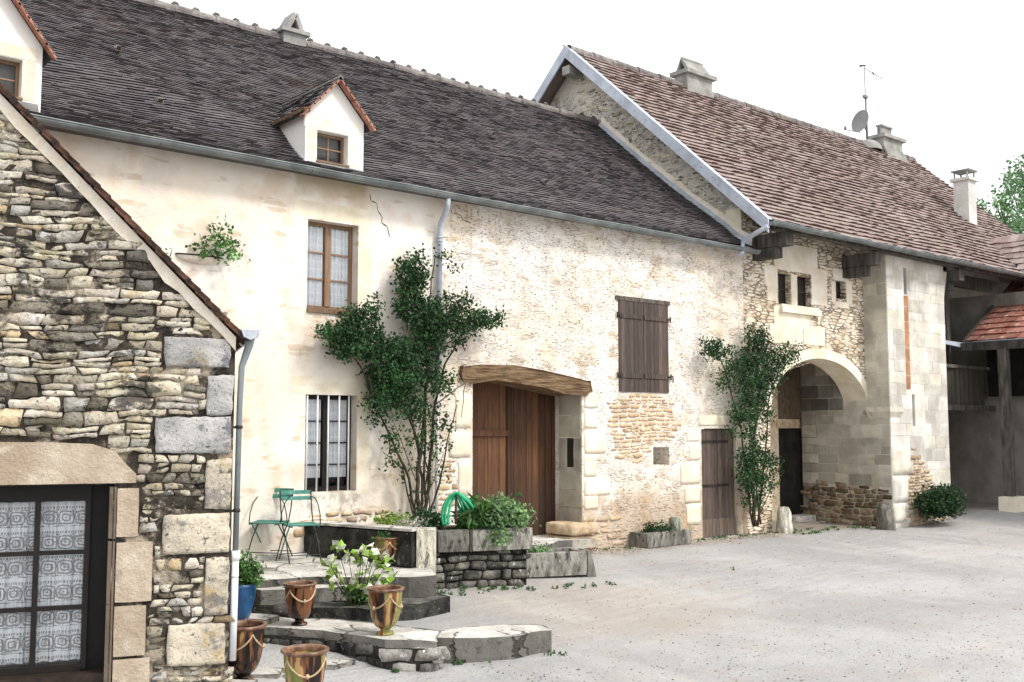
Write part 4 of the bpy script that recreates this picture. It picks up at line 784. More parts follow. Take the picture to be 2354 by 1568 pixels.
for (ya, za, yb, zb) in ((EY2 - .05, EZ2 - .02, RY, RZ + .02), (22.4, 6.0, RY, RZ + .02)):
    m = MB(); a = V((VX, ya, za)); b = V((VX, yb, zb)); d = V((0, 0, .25)); m.prism([a - d * .9, b - d, b + d * .12, a + d * .12], V((.035, 0, 0))); m.prism([a + d * .125, b + d * .125, b + d * .17, a + d * .17], V((.14, 0, 0))); m.build('verge_board', M['zinc_light'], gate)
m = MB(); m.box((VX + .036, RY - .12, RZ - .62), (GX, RY + .12, RZ - .42), (1, 1, 1)); m.build('ridge_beam', M['cement'], gate)
m = MB(); gutter(m, (VX + .05, 11.37, 6.02), (31, 11.37, 6.02), .075, 8, wob=.02); m.build('gutter', M['zinc'], gate)
m = MB(); a = onY(1765, 520, 11.4); b = onY(1708, 555, 12.0); m.tube([a, a.lerp(b, .5) + V((0, 0, .01)), b, b + V((0, .03, -.2)), b + V((-.12, -.02, -.27))], .045, 10); m.build('downpipe', M['zinc_light'], gate)
# flashing strip on the gable along the lower roof
m = MB(); pts = []
for i in range(15):
    v = .05 + 5.2 * i / 14; p = Sm(16.2, v); pts.append(p)
for a, b in zip(pts, pts[1:]):
    m.box8([V((16.12, a.y, a.z + .01)), V((16.24, a.y, a.z + .01)), V((16.24, b.y, b.z + .01)), V((16.12, b.y, b.z + .01)), V((16.19, a.y, a.z + .07)), V((16.24, a.y, a.z + .10)), V((16.24, b.y, b.z + .10)), V((16.19, b.y, b.z + .07))])
m.build('flashing', M['zinc_light'], gate)
m = MB(); poly = [(p.y, p.z + .09) for p in pts] + [(p.y, p.z + .09 + .12 + .08 * noise.noise(V((p.y * 4, 0, 0)))) for p in reversed(pts)]; m.prism([fg(a, b, .02) for a, b in poly], V((.02, 0, 0))); m.build('mortar_fillet', M['mortar_cream'], gate)
# eave timbers
def tim(mb, p, q, w, h, c=1.): mb.beam(p, q, w, h, (c, c, c))
for (px, py, nm) in ((1795, 548, 0), (1998, 594, 0), (2190, 632, 0)):
    p = onY(px + 20, py, 11.55); m = MB(); tim(m, p, V((p.x, D + .6, p.z)), .24, .26); tim(m, p + V((0, .25, -.24)), V((p.x, D + .6, p.z - .24)), .22, .2, .85)
    m.build('bracket_beam', M['beam_wood'], gate)
m = MB(); tim(m, V((VX + .5, 11.62, 6.02)), V((27, 11.62, 5.99)), .16, .14); tim(m, V((VX + .5, 12.05, 6.18)), V((27, 12.05, 6.14)), .14, .14, .8); m.build('eave_plate', M['beam_wood'], gate)
m = MB()
for i in range(24):
    x = VX + .4 + i * .55; m.beam(V((x, 11.5, 6.02)), V((x, 12.7, 6.02 + 1.2 * KR)), .08, .09, tuple([U(.7, 1.2)] * 3))
m.build('rafters', M['beam_wood'], gate)
# chimneys
def chim(px, base, top, w, dy, cap='mitre', mat='cement', y=RY):
    m = MB(); a = onY(px[0], base, y).x; b = onY(px[1], base, y).x; return a, b
m = MB(); a, b = 19.82, 20.80; y0, y1 = 16.66, 17.08; z0 = 10.3; zc = 11.16
m.box((a, y0, z0), (b, y1, zc)); m.box((a - .09, y0 - .09, zc), (b + .09, y1 + .09, zc + .1), (.95, .95, .95)); m.box((a - .03, y0 - .03, z0), (b + .03, y1 + .03, 10.86), (.9, .9, .9))
m.prism([V((a + .05, y0 - .02, zc + .1)), V((a + .05, (y0 + y1) / 2, zc + .42)), V((a + .05, (y0 + y1) / 2 + .06, zc + .42)), V((a + .05, y0 + .09, zc + .1))], V((b - a - .1, 0, 0))); m.prism([V((a + .05, y1 + .02, zc + .1)), V((a + .05, (y0 + y1) / 2 + .07, zc + .42)), V((a + .05, (y0 + y1) / 2 + .03, zc + .5)), V((a + .05, y1 - .09, zc + .1))], V((b - a - .1, 0, 0)))
c1 = m.build('chimney', M['cement'], gate); c1['label'] = 'wide chimney with a gabled cap'
m = MB(); a, b = 29.1, 30.2; zc = 11.22
m.box((a, y0, z0), (b, y1, zc)); m.box((a - .1, y0 - .1, zc), (b + .1, y1 + .1, zc + .1)); m.box((a + .1, y0 + .15, zc + .1), (b - .35, y0 + .2, zc + .4)); m.box((a + .1, y1 - .2, zc + .1), (b - .35, y1 - .15, zc + .4)); m.box((a + .1, y0 + .1, zc + .4), (b - .35, y1 - .1, zc + .45))
m.prism([V((a - .1, y0 - .35, z0 - .1)), V((b + .1, y0 - .35, z0 - .1)), V((b, y0, 10.95)), V((a, y0, 10.95))], V((0, .05, 0)), (.8, .8, .8)); m.build('chimney', M['cement'], gate)
m = MB(); a, b, ya, yb = 28.05, 28.5, 13.55, 13.98; zc = 9.13
m.box((a, ya, 7.6), (b, yb, zc)); m.box((a - .07, ya - .07, zc), (b + .07, yb + .07, zc + .08)); 
c3 = m.build('chimney', generic('pale_render', (.5, .5, .47), (.62, .62, .58), 3, bump=.004, spots=[((.3, .3, .27), 5, .6, .72, .6, S1)]), gate); c3['label'] = 'slim white chimney with an open rain cap'
m = MB()
for x in (a + .03, b - .03):
    for y in (ya + .03, yb - .03): m.beam(V((x, y, zc + .08)), V((x, y, zc + .27)), .035, .035, (1, 1, 1), V((0, 1, 0)))
m.box((a - .04, ya - .04, zc + .27), (b + .04, yb + .04, zc + .30)); m.idx([V((a - .06, ya - .06, zc + .30)), V((b + .06, ya - .06, zc + .30)), V((b + .06, yb + .06, zc + .30)), V((a - .06, yb + .06, zc + .30)), V(((a + b) / 2, (ya + yb) / 2, zc + .37))], [(0, 1, 4), (1, 2, 4), (2, 3, 4), (3, 0, 4)]); m.build('rain_cap', M['cement'], c3)
# ================================================================== ANTENNA AND DISH
p0 = onY(1993, 330, RY); ax = p0.x
t = thing('roof_antenna', 'thin metal mast antenna rising from the ridge beside the square chimney', 'antenna', (ax, RY, RZ))
m = MB(); zt = onY(1987, 150, RY).z; zm = onY(1990, 222, RY).z; m.tube([V((ax, RY, RZ)), V((ax - .02, RY, zm))], .035, 8); m.tube([V((ax - .04, RY, zm - .1)), V((ax - .04, RY, zt))], .014, 6); m.box((ax - .12, RY - .05, zm - .06), (ax + .05, RY + .05, zm + .02)); m.build('mast', M['zinc'], t)
m = MB(); e = onY(2030, 183, RY - .2); s0 = V((ax - .04, RY, zt - .1)); m.tube([s0, e], .01, 5); m.tube([s0.lerp(e, .45) + V((-.03, 0, .02)), s0.lerp(e, .45) + V((.05, 0, -.03))], .022, 5); a = onY(1976, 152, RY); m.tube([a, V((ax + .02, RY, zt))], [.03, .02], 6, (.5, .2, .15)); m.build('aerial_rod', M['dark_metal'], t)
t = thing('satellite_dish', 'pale satellite dish with feed arm on the ridge next to the antenna mast', 'dish', (ax - .15, RY - .1, RZ))
m = MB(); c = onY(1980, 281, RY - .25); nrm = V((-.97, .12, .22)).normalized(); x = nrm.cross(V((0, 0, 1))).normalized(); y = x.cross(nrm); rows = []
for k in range(6): r = .33 * k / 5; rows.append([c + (x * math.cos(a) * .95 + y * math.sin(a) * 1.1) * r + nrm * (.08 * (r / .33) ** 2) for a in [6.283 * j / 20 for j in range(20)]])
for k in range(5):
    for j in range(20): m.face([rows[k][j], rows[k][(j + 1) % 20], rows[k + 1][(j + 1) % 20], rows[k + 1][j]], (1, 1, 1), True)
m.build('reflector', generic('dish_grey', (.2, .2, .2), (.26, .26, .26), 3, rough=.5, bump=.001), t)
m = MB(); f_ = onY(1942, 298, RY - .35); m.tube([c - y * .34, f_], .014, 6); m.tube([f_, f_ + V((.02, 0, .09))], .035, 6, (.6, .3, .3)); m.tube([c - nrm * .02, V((ax, RY, c.z - .1))], .025, 6); m.build('feed_arm', M['zinc'], t)
m = MB(); cdome = onY(1992, 328, RY); prof = [(.45 * math.cos(a), .36 * math.sin(a)) for a in [1.5708 * j / 8 for j in range(9)]]; m.lathe(prof, cdome - V((0, 0, .28)), 20)
tag(m.build('round_vent', M['cement'], None, cdome), 'rounded white dome on the ridge under the antenna mast', 'roof dome')
# ================================================================== RIGHT WING WITH GALLERY
wing = thing('gallery_wing', 'shaded timber gallery wing with dim whitewashed walls beyond the tower', 'building', (26, 13, 0))
m = MB(); YG = 14.2
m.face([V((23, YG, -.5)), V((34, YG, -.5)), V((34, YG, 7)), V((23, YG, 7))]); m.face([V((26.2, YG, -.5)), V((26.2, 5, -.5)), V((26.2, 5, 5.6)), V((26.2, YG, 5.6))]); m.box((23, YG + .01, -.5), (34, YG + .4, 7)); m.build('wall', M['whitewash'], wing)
m = MB(); m.box((23.02, 12.35, 2.95), (26.15, YG - .01, 3.12)); m.build('gallery_floor', M['old_wood'], wing)
m = MB(); zt, zb = onY(2240, 846, 12.2).z, onY(2240, 940, 12.2).z
x = 23.02
while x < 25.6: m.box((x, 12.2, zb + U(0, .03)), (x + .2, 12.235 + U(0, .006), zt), tuple([U(.75, 1.2)] * 3)); x += .206
m.build('balustrade_boards', M['fascia_wood'], wing)
m = MB(); m.beam(V((23.02, 12.17, zb + .02)), V((26.1, 12.17, zb + .02)), .1, .14, (.9, .9, .9)); m.beam(V((23.02, 12.17, zt)), V((26.1, 12.17, zt)), .08, .08, (1.2, 1.2, 1.2)); m.build('rail', M['beam_wood'], wing)
m = MB(); zz = onY(2250, 655, 12.6).z; m.beam(V((23.02, 12.6, zz)), V((28, 12.6, zz)), .2, .3, (1.1, 1.1, 1.05)); m.beam(V((23.02, 13.25, zz - .7)), V((28, 13.4, zz - .7)), .2, .4, (1, 1, 1)); m.beam(V((24.6, 12.6, zz + .1)), V((24.6, 12.6, 3.1)), .18, .18, (1, 1, 1), V((0, 1, 0))); m.build('cross_beam', M['beam_wood'], wing)
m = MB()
m.box((23.02, YG - .9, 3.13), (26.18, YG - .8, 7)); m.box((25.9, 5, 3.0), (26.18, 12.2, 4.9))  # near-black panels added to paint the deep shade of the upper gallery
m.box((23.3, YG - .06, -.1), (23.75, YG - .02, 1.0)); m.build('shade_panels', M['dark_room'], wing)
m = MB(); m.box((23.1, YG - .2, .95), (24.9, YG - .012, 1.05)); m.box((23.75, YG - .1, -.1), (23.9, YG - .012, .95), (.5, .5, .5)); m.build('shelf', M['old_wood'], wing)
m = MB(); pb = onX(2320, 1140, 24.45); pt_ = onX(2305, 800, 24.45); w = .2
m.box8([V((24.45 - w / 2 + .03, pb.y - w / 2, pb.z)), V((24.45 + w / 2 + .03, pb.y - w / 2, pb.z)), V((24.45 + w / 2 + .03, pb.y + w / 2, pb.z)), V((24.45 - w / 2 + .03, pb.y + w / 2, pb.z)), V((24.45 - w / 2, pt_.y - w / 2, pt_.z)), V((24.45 + w / 2, pt_.y - w / 2, pt_.z)), V((24.45 + w / 2, pt_.y + w / 2, pt_.z)), V((24.45 - w / 2, pt_.y + w / 2, pt_.z))])
po_ = m.build('post', M['beam_wood'], wing)
m = MB(); m.stone(fX(24.3), pb.y - .24, pb.y + .2, .0, pb.z, 0, .03, .08, .004, (1, 1, 1), 6, 6, back=.4); m.stone(fY(pb.y - .2), 24.32, 24.7, .0, pb.z, 0, .03, .08, .004, (1, 1, 1), 6, 6, back=.3); m.build('post_base', M['cream_stone'], wing)
m = MB(); m.beam(V((24.45, 4, pt_.z + .07)), V((24.45, 12.1, pt_.z + .07)), .2, .2, (.6, .6, .6)); m.build('eave_beam', M['beam_wood'], wing)
ev_ = onY(2220, 786, 12.1); tp_ = onY(2335, 648, 12.1); Lw = math.hypot(tp_.x - ev_.x, tp_.z - ev_.z); dw = V((tp_.x - ev_.x, 0, tp_.z - ev_.z)).normalized()
def Sw(u, v): return V((ev_.x, 12.1 - u, ev_.z)) + dw * v
m = MB(); tiles(m, Sw, 0, 8, int(Lw / .3), .3, .24, .03, None, .008, (.7, 1.3)); m.face([Sw(0, 0) + V((0, 0, -.03)), Sw(8, 0) + V((0, 0, -.03)), Sw(8, Lw) + V((0, 0, -.03)), Sw(0, Lw) + V((0, 0, -.03))], (.4, .4, .4)); m.build('red_tile_roof', M['roof_red'], wing)
m = MB(); m.beam(Sw(0, -.05) + V((0, .04, -.02)), Sw(0, Lw) + V((0, .04, -.02)), .05, .16, (.6, .6, .6)); m.build('verge_board', M['old_wood'], wing)
m = MB(); gutter(m, V((ev_.x - .05, 12.1, ev_.z - .02)), V((ev_.x - .05, 4, ev_.z - .02)), .07, 8); m.build('gutter', M['zinc_light'], wing)
m = MB(); a = onY(2178, 782, 12.1); b = onY(2222, 792, 12.1); m.prism([V((23.02, 12.1, a.z)), V((ev_.x, 12.1, b.z + .03)), V((ev_.x, 12.1, b.z - .1)), V((23.02, 12.1, a.z - .06))], V((0, .6, .12))); m.build('lead_flashing', M['zinc_light'], wing)
# small crossing roof at the valley
va = V((26.46, 11.47, 6.10)); vb = V((27.45, 12.72, 7.19)); dv_ = V((vb.x - va.x, 0, vb.z - va.z)); Lv = dv_.length; dv_.normalize()
def Sv(u, v): return V((va.x - .25, 12.72 - u, va.z - .27)) + dv_ * v
m = MB(); tiles(m, Sv, 0, 8, 8, .24, .21, .03, lambda u, v: (12.72 - u) < 11.2 + v * .95, .01, (.85, 1.35)); m.build('crossing_roof', M['roof_brown'], wing)
# ================================================================== STONE COTTAGE
cot = thing('stone_cottage', 'rough rubble stone cottage gable with black many-paned window and tiled verge', 'house', K(-1, 0))
RK = 1.015; EV = 2.98
m = wallmesh(fK, [(-3.4, -.4), (0, -.4), (0, EV - .02), (-3.4, EV - .02 + 3.4 * RK)], [([(-3.2, .17), (-.93, .17), (-.93, 1.75), (-3.2, 1.75)], .45)], .5)
m.face([K(0, 0, -.4), K(0, 5, -.4), K(0, 5, EV), K(0, 0, EV)]); m.build('wall', M['mortar_dark'], cot)
qr = [(375, 770, 535, 850), (475, 857, 535, 960), (350, 955, 533, 1046), (472, 1052, 531, 1174), (374, 1177, 529, 1275), (470, 1278, 528, 1416), (382, 1432, 527, 1528)]
def Kr(x0, y0, x1, y1): a = Kp(x0, y0); b = Kp(x1, y1); return (a[0], b[0], b[1], a[1])
qs = [Kr(*q) for q in qr]; qs = [(a, min(b, -.002), c, d) for a, b, c, d in qs]
jm = [Kr(262, 1118, 318, 1238), Kr(258, 1243, 350, 1386), (Kr(255, 1390, 335, 1510)), Kr(250, 1513, 345, 1590)]
jm = [(-.905, b, c, d) for a, b, c, d in jm]
lint = [(-3.3, 1.76), (-.76, 1.76), (-.76, 1.83), (-.83, 1.90), (-.93, 2.02), (-1.1, 2.075), (-1.4, 2.09), (-3.3, 2.11)]
exc = qs + jm + [(-3.3, -.76, 1.7, 2.0), (-3.3, -1.0, 1.9, 2.08), (-3.3, -.93, -.4, 1.8)]
def cst():
    q = U(.75, 1.3) if R() < .78 else U(.22, .5); return (q, q * U(.96, 1.0), q * U(.88, 1.0)) if R() < .82 else ((q * .8, q * .84, q * .9) if R() < .7 else (q * 1.05, q * .9, q * .7))
m = MB(); wp = [(-3.4, 2.0), (-.02, 2.0), (0, EV - .10), (-3.4, EV + 3.4 * RK - .10)]; wp2 = [(-.93, -.3), (0, -.3), (0, 2.02), (-.93, 2.02)]
rubble(m, fK, wp, exc, (.045, .125), (.10, .42), .003, (.006, .034), .022, -.004, .18, cst, .2, .09); rubble(m, fK, wp2, exc, (.045, .11), (.07, .20), .003, (.004, .03), .02, -.004, .24, cst, .2, .03)
m.build('rubble_stones', M['cottage_stone'], cot)
m = MB()
for q in qs:
    c = (.9, .86, .78) if R() < .6 else (.68, .72, .8)
    m.stone(fK, q[0], q[1], q[2] + .003, q[3] - .003, -.01, .035, .14, .016, c, 14, 12, jit=.06)
m.build('quoins', M['quoin_stone'], cot)
m = MB()
for q in jm: m.stone(fK, q[0], q[1], q[2] + .004, q[3] - .004, -.01, .03, .04, .003, tuple([U(.92, 1.05)] * 3), 8, 8)
for q in jm:   # chamfered inner edge and reveal
    m.idx([fK(-.93, q[2] + .004, -.03), fK(-.905, q[2] + .004, .02), fK(-.905, q[3] - .004, .02), fK(-.93, q[3] - .004, -.03), fK(-.925, q[2] + .004, -.44), fK(-.925, q[3] - .004, -.44), fK(-.96, q[2] + .004, -.045), fK(-.96, q[3] - .004, -.045)], [(6, 1, 2, 7), (6, 4, 5, 7)], (.62, .6, .58))
m.prism([fK(a, b, .025) for a, b in lint], kb * .46, (1, 1, 1)); m.build('window_surround', M['jamb_stone'], cot)
# cement smears and rake render
m = MB(); rk = []
for i in range(30): x = -3.4 + 3.4 * i / 29; rk.append((x, EV - .01 - x * RK))
low = [(x, z - .115 + .01 * x + .08 * noise.noise(V((x * 6, 0, 2))) + .05 * noise.noise(V((x * 17, 0, 2)))) for x, z in rk]
poly = rk + low[::-1]
i0 = len(m.v)
for k in range(29): m.face([fK(*low[k], -.01), fK(*low[k + 1], -.01), fK(*low[k + 1], .03 + .006 * noise.noise(V((k, 0, 0)))), fK(*low[k], .03 + .006 * noise.noise(V((k - 1, 0, 0))))]); m.face([fK(*low[k], .03), fK(*low[k + 1], .03), fK(*rk[k + 1], .035), fK(*rk[k], .035)])
m.build('rake_render', M['mortar_cream'], cot)
# verge tiles: overlapping slabs stepping down the rake
m = MB(); dr = V((ka.x, ka.y, -RK)).normalized(); nr = V((ka.x * RK, ka.y * RK, 1)).normalized(); s = -.02; base = K(-3.4, 0, EV + 3.4 * RK); TL = 3.4 * math.sqrt(1 + RK * RK) + .10
while s < TL - .19:
    L = .21; a = base + dr * s - kb * .09 + nr * U(.0, .006); tl = nr * .03; q = U(.7, 1.3)
    for lay in (0, 1):
        o = nr * (.018 * lay); b = a + dr * (L + .04 * lay); m.box8([a + o + V((0, 0, -.0)), b + o + tl * .6, b + o + tl * .6 + kb * .5, a + o + kb * .5, a + o + nr * .014, b + o + tl * .6 + nr * .016, b + o + tl * .6 + nr * .016 + kb * .5, a + o + nr * .014 + kb * .5], (q, q * .95, q * .9))
    s += .115
m.build('verge_tiles', M['tile_edge'], cot)
m = MB(); m.face([base + kb * .3 + nr * .01, base + dr * TL + kb * .3 + nr * .01, base + dr * TL + kb * 5 + nr * .01, base + kb * 5 + nr * .01]); m.build('tile_roof', M['tile_edge'], cot)
# gutter and rainwater pipe
ge = K(.115, -.10, 3.03); m = MB(); gutter(m, ge, ge + kb * 4.5, .075, 8); m.build('gutter', M['zinc_light'], cot)
pu = lambda z: K(.045 + .012 * (z - 2) * .5, .03, z)
m = MB(); m.tube([ge + kb * .12 + V((0, 0, -.06)), ge + kb * .12 + V((0, 0, -.12)), K(.055, .0, 2.72), pu(2.4), pu(1.14)], [.05, .035, .026, .024, .024], 10); m.build('rain_pipe', M['pipe_gray'], cot)
m = MB()
for z in (2.2, 1.5): m.tube([pu(z), pu(z + .025)], .031, 10); m.beam(pu(z) + V((0, 0, .01)), pu(z) + V((0, 0, .01)) - ka * .06, .02, .02)
m.build('pipe_clip', M['black_iron'], cot)
m = MB(); m.tube([pu(1.18), pu(1.1)], .038, 12); m.tube([pu(1.12), pu(.28)], .031, 12); m.tube([pu(.985), pu(.96)], .033, 12, (.05, .05, .05)); m.build('lower_rain_pipe', M['pipe_white'], cot)
# cottage window
m = MB(); dd = .20; wz0, wz1 = .17, 1.76
def kx(px): return Kp(px, 1300, -dd)[0]
def kz_(py): return Kp(100, py, -dd)[1]
fr_ = lambda a, b, c, d, t0=0., t1=.05, col=(1, 1, 1): m.box((a, c, -dd - t1), (b, d, -dd - t0 + .0), col, fK)
xr, xm = kx(192), kx(82); x_l = -2.4; zr = [kz_(1153), kz_(1272), kz_(1400), kz_(1530)]
fr_(xr, xr + .04, zr[3] - .05, wz1, 0, .06, (1, 1, 1)); m.box((xr + .04, zr[3] - .1, -.4), (-.924, wz1, -dd - .06), (.4, .4, .4), fK)
m.box((x_l - .8, zr[0], -dd - .06), (xr, wz1, -dd), (.6, .6, .6), fK); m.box((x_l - .8, zr[3] - .06, -dd - .06), (xr, zr[3], -dd + .01), (1, 1, 1), fK)
fr_(xm - .02, xm + .02, zr[3], zr[0], -.012, .05)
for z in zr[1:3]: fr_(x_l - .8, xr, z - .017, z + .017, .004, .045)
for x in (xm - (xr - xm), xm - 2 * (xr - xm)): fr_(x - .02, x + .02, zr[3], zr[0], -.005, .05)
wf = m.build('window', M['dark_frame'], cot); wf['label'] = 'black many-paned window with lace curtains'
m = MB(); m.box((-3.2, .08, -.30), (-.94, zr[3] - .06, -.06), (3, 2.6, 2.2), fK); m.build('sill', M['dark_frame'], wf)
m = MB(); m.face([fK(x_l - .8, zr[3], -dd - .03), fK(xr, zr[3], -dd - .03), fK(xr, zr[0], -dd - .03), fK(x_l - .8, zr[0], -dd - .03)]); m.build('pane', M['glass'], wf)
m = MB(); N = 90
for i in range(N):
    x0 = x_l + (xr + .02 - x_l) * i / N; x1 = x_l + (xr + .02 - x_l) * (i + 1) / N; y = lambda k: .014 * math.sin(k * .8) + .008 * math.sin(k * 2.1)
    m.face([fK(x0, zr[3] + .01, -dd - .09 + y(i)), fK(x1, zr[3] + .01, -dd - .09 + y(i + 1)), fK(x1, zr[0] + .05, -dd - .09 + y(i + 1)), fK(x0, zr[0] + .05, -dd - .09 + y(i))], smooth=True)
m.build('lace_curtain', M['lace'], wf)
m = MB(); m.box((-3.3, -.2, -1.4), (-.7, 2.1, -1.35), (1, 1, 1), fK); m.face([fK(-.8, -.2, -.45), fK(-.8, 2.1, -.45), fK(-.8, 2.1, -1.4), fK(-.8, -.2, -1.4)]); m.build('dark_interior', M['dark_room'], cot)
# ================================================================== PATIO, STEPS, LEDGES
def slab(name, pts, z0, mat, bev=.012, label=None, cat=None, kind=None, side=.42, col=(1, 1, 1), rough=.012):
    # pts: list of (px,py,ztop) or Vectors
    P3 = [onZ(*p) if not isinstance(p, Vector) else p for p in pts]; m = MB(); zt = P3[0].z
    Q = []
    for i, p in enumerate(P3):                      # wobble edges
        q = P3[(i + 1) % len(P3)]; n = max(1, int((q - p).length / .12)); dn = (q - p).cross(V((0, 0, 1))).normalized()
        for k in range(n): r = p.lerp(q, k / n); Q.append(r + dn * (rough * noise.noise(r * 6) * 2 if k else 0) + V((0, 0, .006 * noise.noise(r * 4))))
    m.prism([V((q.x, q.y, z0)) for q in Q], V((0, 0, zt - z0)), col)
    for k, q in enumerate(Q): m.v[len(Q) + k] = q
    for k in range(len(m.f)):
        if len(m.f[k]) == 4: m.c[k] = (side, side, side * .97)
    o = m.build(name, mat, None, sum(P3, V((0, 0, 0))) / len(P3) * 1.0 if True else None)
    b = o.modifiers.new('b', 'BEVEL'); b.width = bev; b.segments = 2; b.limit_method = 'ANGLE'; b.angle_limit = .9
    if kind: o['kind'] = kind
    if label: tag(o, label, cat)
    return o
pf = [onZ(505, 1343, .5), onZ(700, 1326, .5), onZ(940, 1327, .5), onZ(1003, 1322, .5)]
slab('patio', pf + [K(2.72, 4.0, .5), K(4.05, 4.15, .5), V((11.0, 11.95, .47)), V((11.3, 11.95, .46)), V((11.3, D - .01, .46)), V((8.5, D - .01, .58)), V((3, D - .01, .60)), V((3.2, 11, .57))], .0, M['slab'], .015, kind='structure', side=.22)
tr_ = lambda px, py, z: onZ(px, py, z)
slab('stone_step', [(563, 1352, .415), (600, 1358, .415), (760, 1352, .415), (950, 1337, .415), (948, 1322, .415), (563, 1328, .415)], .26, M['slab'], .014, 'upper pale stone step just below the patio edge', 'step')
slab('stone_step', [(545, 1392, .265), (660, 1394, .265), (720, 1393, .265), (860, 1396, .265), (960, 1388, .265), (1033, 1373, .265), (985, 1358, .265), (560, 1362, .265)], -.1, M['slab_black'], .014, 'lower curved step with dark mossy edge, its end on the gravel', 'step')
m = MB(); rubble(m, lambda u, v, w: K(u, 2.46 - w, v), [(.2, 0), (.95, 0), (.95, .25), (.2, .25)], [], (.08, .13), (.12, .25), .014, (.01, .04), .015, 0, .5, lambda: tuple([U(.5, 1.1)] * 3)); tag(m.build('loose_stones', M['slab_black'], None, K(.6, 2.45)), 'dark rubble stones packed under the lower step behind the brown urn', 'stones')
# dark planter block holding the pale flowered shrub
slab('stone_planter', [(716, 1402, .30), (850, 1402, .30), (868, 1385, .30), (722, 1383, .30)], .02, M['slab_black'], .02, 'black lichened stone block planter under the white-flowered shrub', 'planter')
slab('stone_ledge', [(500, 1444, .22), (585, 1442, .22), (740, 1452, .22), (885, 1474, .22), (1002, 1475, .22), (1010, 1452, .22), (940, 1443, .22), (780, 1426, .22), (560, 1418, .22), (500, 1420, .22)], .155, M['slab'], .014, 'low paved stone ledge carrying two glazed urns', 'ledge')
m = MB(); A = [onZ(470, 1455, .22), onZ(585, 1446, .22), onZ(740, 1456, .22), onZ(885, 1478, .22), onZ(1005, 1478, .22)]
for a, b in zip(A, A[1:]):
    d = (b - a); L = math.hypot(d.x, d.y); dn = V((d.x, d.y, 0)) / L; on = V((dn.y, -dn.x, 0)); a0 = V((a.x, a.y, 0)) - on * .06
    fr = lambda u, v, w, a0=a0, dn=dn, on=on: a0 + dn * u + on * w + V((0, 0, v)); big = a is A[3]
    rubble(m, fr, [(0, -.1), (L, -.1), (L, .15), (0, .15)], [], (.07, .14) if not big else (.12, .16), (.1, .26) if not big else (.2, .34), .012, (.0, .035), .016, 0, .4, (lambda: tuple([U(.4, 1.0)] * 3)) if not big else (lambda: tuple([U(2.4, 3.4)] * 3)), .15); m.face([fr(0, -.2, 0), fr(L, -.2, 0), fr(L, .16, 0), fr(0, .16, 0)], (.3, .3, .3))
tag(m.build('rubble_kerb', M['slab_black'], None, K(1, 1)), 'dark rubble face under the paved ledge behind the front urns', 'stone wall')
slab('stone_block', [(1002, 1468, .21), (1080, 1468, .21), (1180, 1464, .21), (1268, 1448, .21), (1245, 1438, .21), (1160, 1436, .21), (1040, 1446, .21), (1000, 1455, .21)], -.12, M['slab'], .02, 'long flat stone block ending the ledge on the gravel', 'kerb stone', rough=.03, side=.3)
m = MB(); m.stone(lambda u, v, w: K(1.93, .52 - w, 0) + ka * u + V((0, 0, v)), -.06, .07, .0, .11, 0, .06, .8, .01, (.8, .8, .8), 7, 7, back=.08); tag(m.build('round_stone', M['slab'], None, K(1.95, .5)), 'small rounded white stone leaning on the kerb joint', 'stone')
slab('flagstone', [(575, 1552, .04), (640, 1548, .04), (650, 1538, .04), (585, 1533, .04)], -.02, M['slab'], .008, 'white flagstone between the golden urn and the dark urn', 'flagstone')
slab('flagstone', [(690, 1532, .04), (770, 1528, .04), (815, 1518, .04), (700, 1516, .04)], -.02, M['slab'], .008, 'flat grey flagstone beside the golden urn, under the kerb', 'flagstone')
slab('flagstone', [(500, 1590, .06), (575, 1588, .06), (590, 1563, .06), (515, 1560, .06)], -.02, M['slab'], .008, 'flagstone under the dark glazed urn by the cottage', 'flagstone')
slab('flagstone', [(548, 1424, .28), (610, 1424, .28), (640, 1414, .28), (548, 1408, .28)], .2, M['slab'], .008, 'thin flagstone under the blue pot', 'flagstone')
slab('flagstone', [(1010, 1366, .1), (1120, 1362, .1), (1190, 1346, .1), (1130, 1338, .1), (1030, 1350, .1)], -.02, M['slab'], .02, 'broken flagstone lying before the rubble planter wall', 'flagstone')
# wall slab / trough A
a0 = onZ(948, 1307, .5); a1 = onZ(690, 1282, .5); da = (a1 - a0).normalized(); na = V((-da.y, da.x, 0)); na = na if na.dot(V((1, 0, 0))) > 0 else -na
m = MB(); th2 = .22
def fA(u, v, w): return a0 + da * u - na * w + V((0, 0, v))
L = (a1 - a0).length; m.stone(fA, 0, L, 0, .44, -.02, .03, .02, .012, (.42, .42, .42), 14, 8, back=.25)  # dark tint joins black algae with shade painted on the left-facing side
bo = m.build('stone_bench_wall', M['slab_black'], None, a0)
tag(bo, 'long low stone slab wall, black from stain and painted shade, edging the patio behind the chairs', 'stone wall')
m = MB(); m.box8([fA(-.0, .445, .02), fA(L, .445, .02), fA(L, .445, -.24), fA(-.0, .445, -.24), fA(-.0, .475, .015), fA(L, .475, .015), fA(L, .475, -.24), fA(-.0, .475, -.24)]); m.build('coping', M['slab'], bo)
m = MB(); pA = onZ(957, 1318, .42); pB = onZ(1001, 1318, .42); dAB = (pB - pA); L2_ = dAB.length; dn = dAB.normalized(); on = V((dn.y, -dn.x, 0))
fE = lambda u, v, w: pA + dn * u + on * (w + .10) + V((0, 0, v)); m.stone(fE, 0, L2_, -.02, .56, 0, .03, .05, .006, (2.2, 2.15, 2.0), 7, 10, back=.12); m.stone(fE, 0, L2_ + .01, -.2, -.025, 0, .03, .1, .006, (2.2, 1.8, 1.3), 7, 7, back=.12); m.box((0.01, -.2, -.3), (L2_ - .01, .545, -.02), (1.8, 1.8, 1.7), fE)
m.build('end_stone', M['trough_stone'], bo)
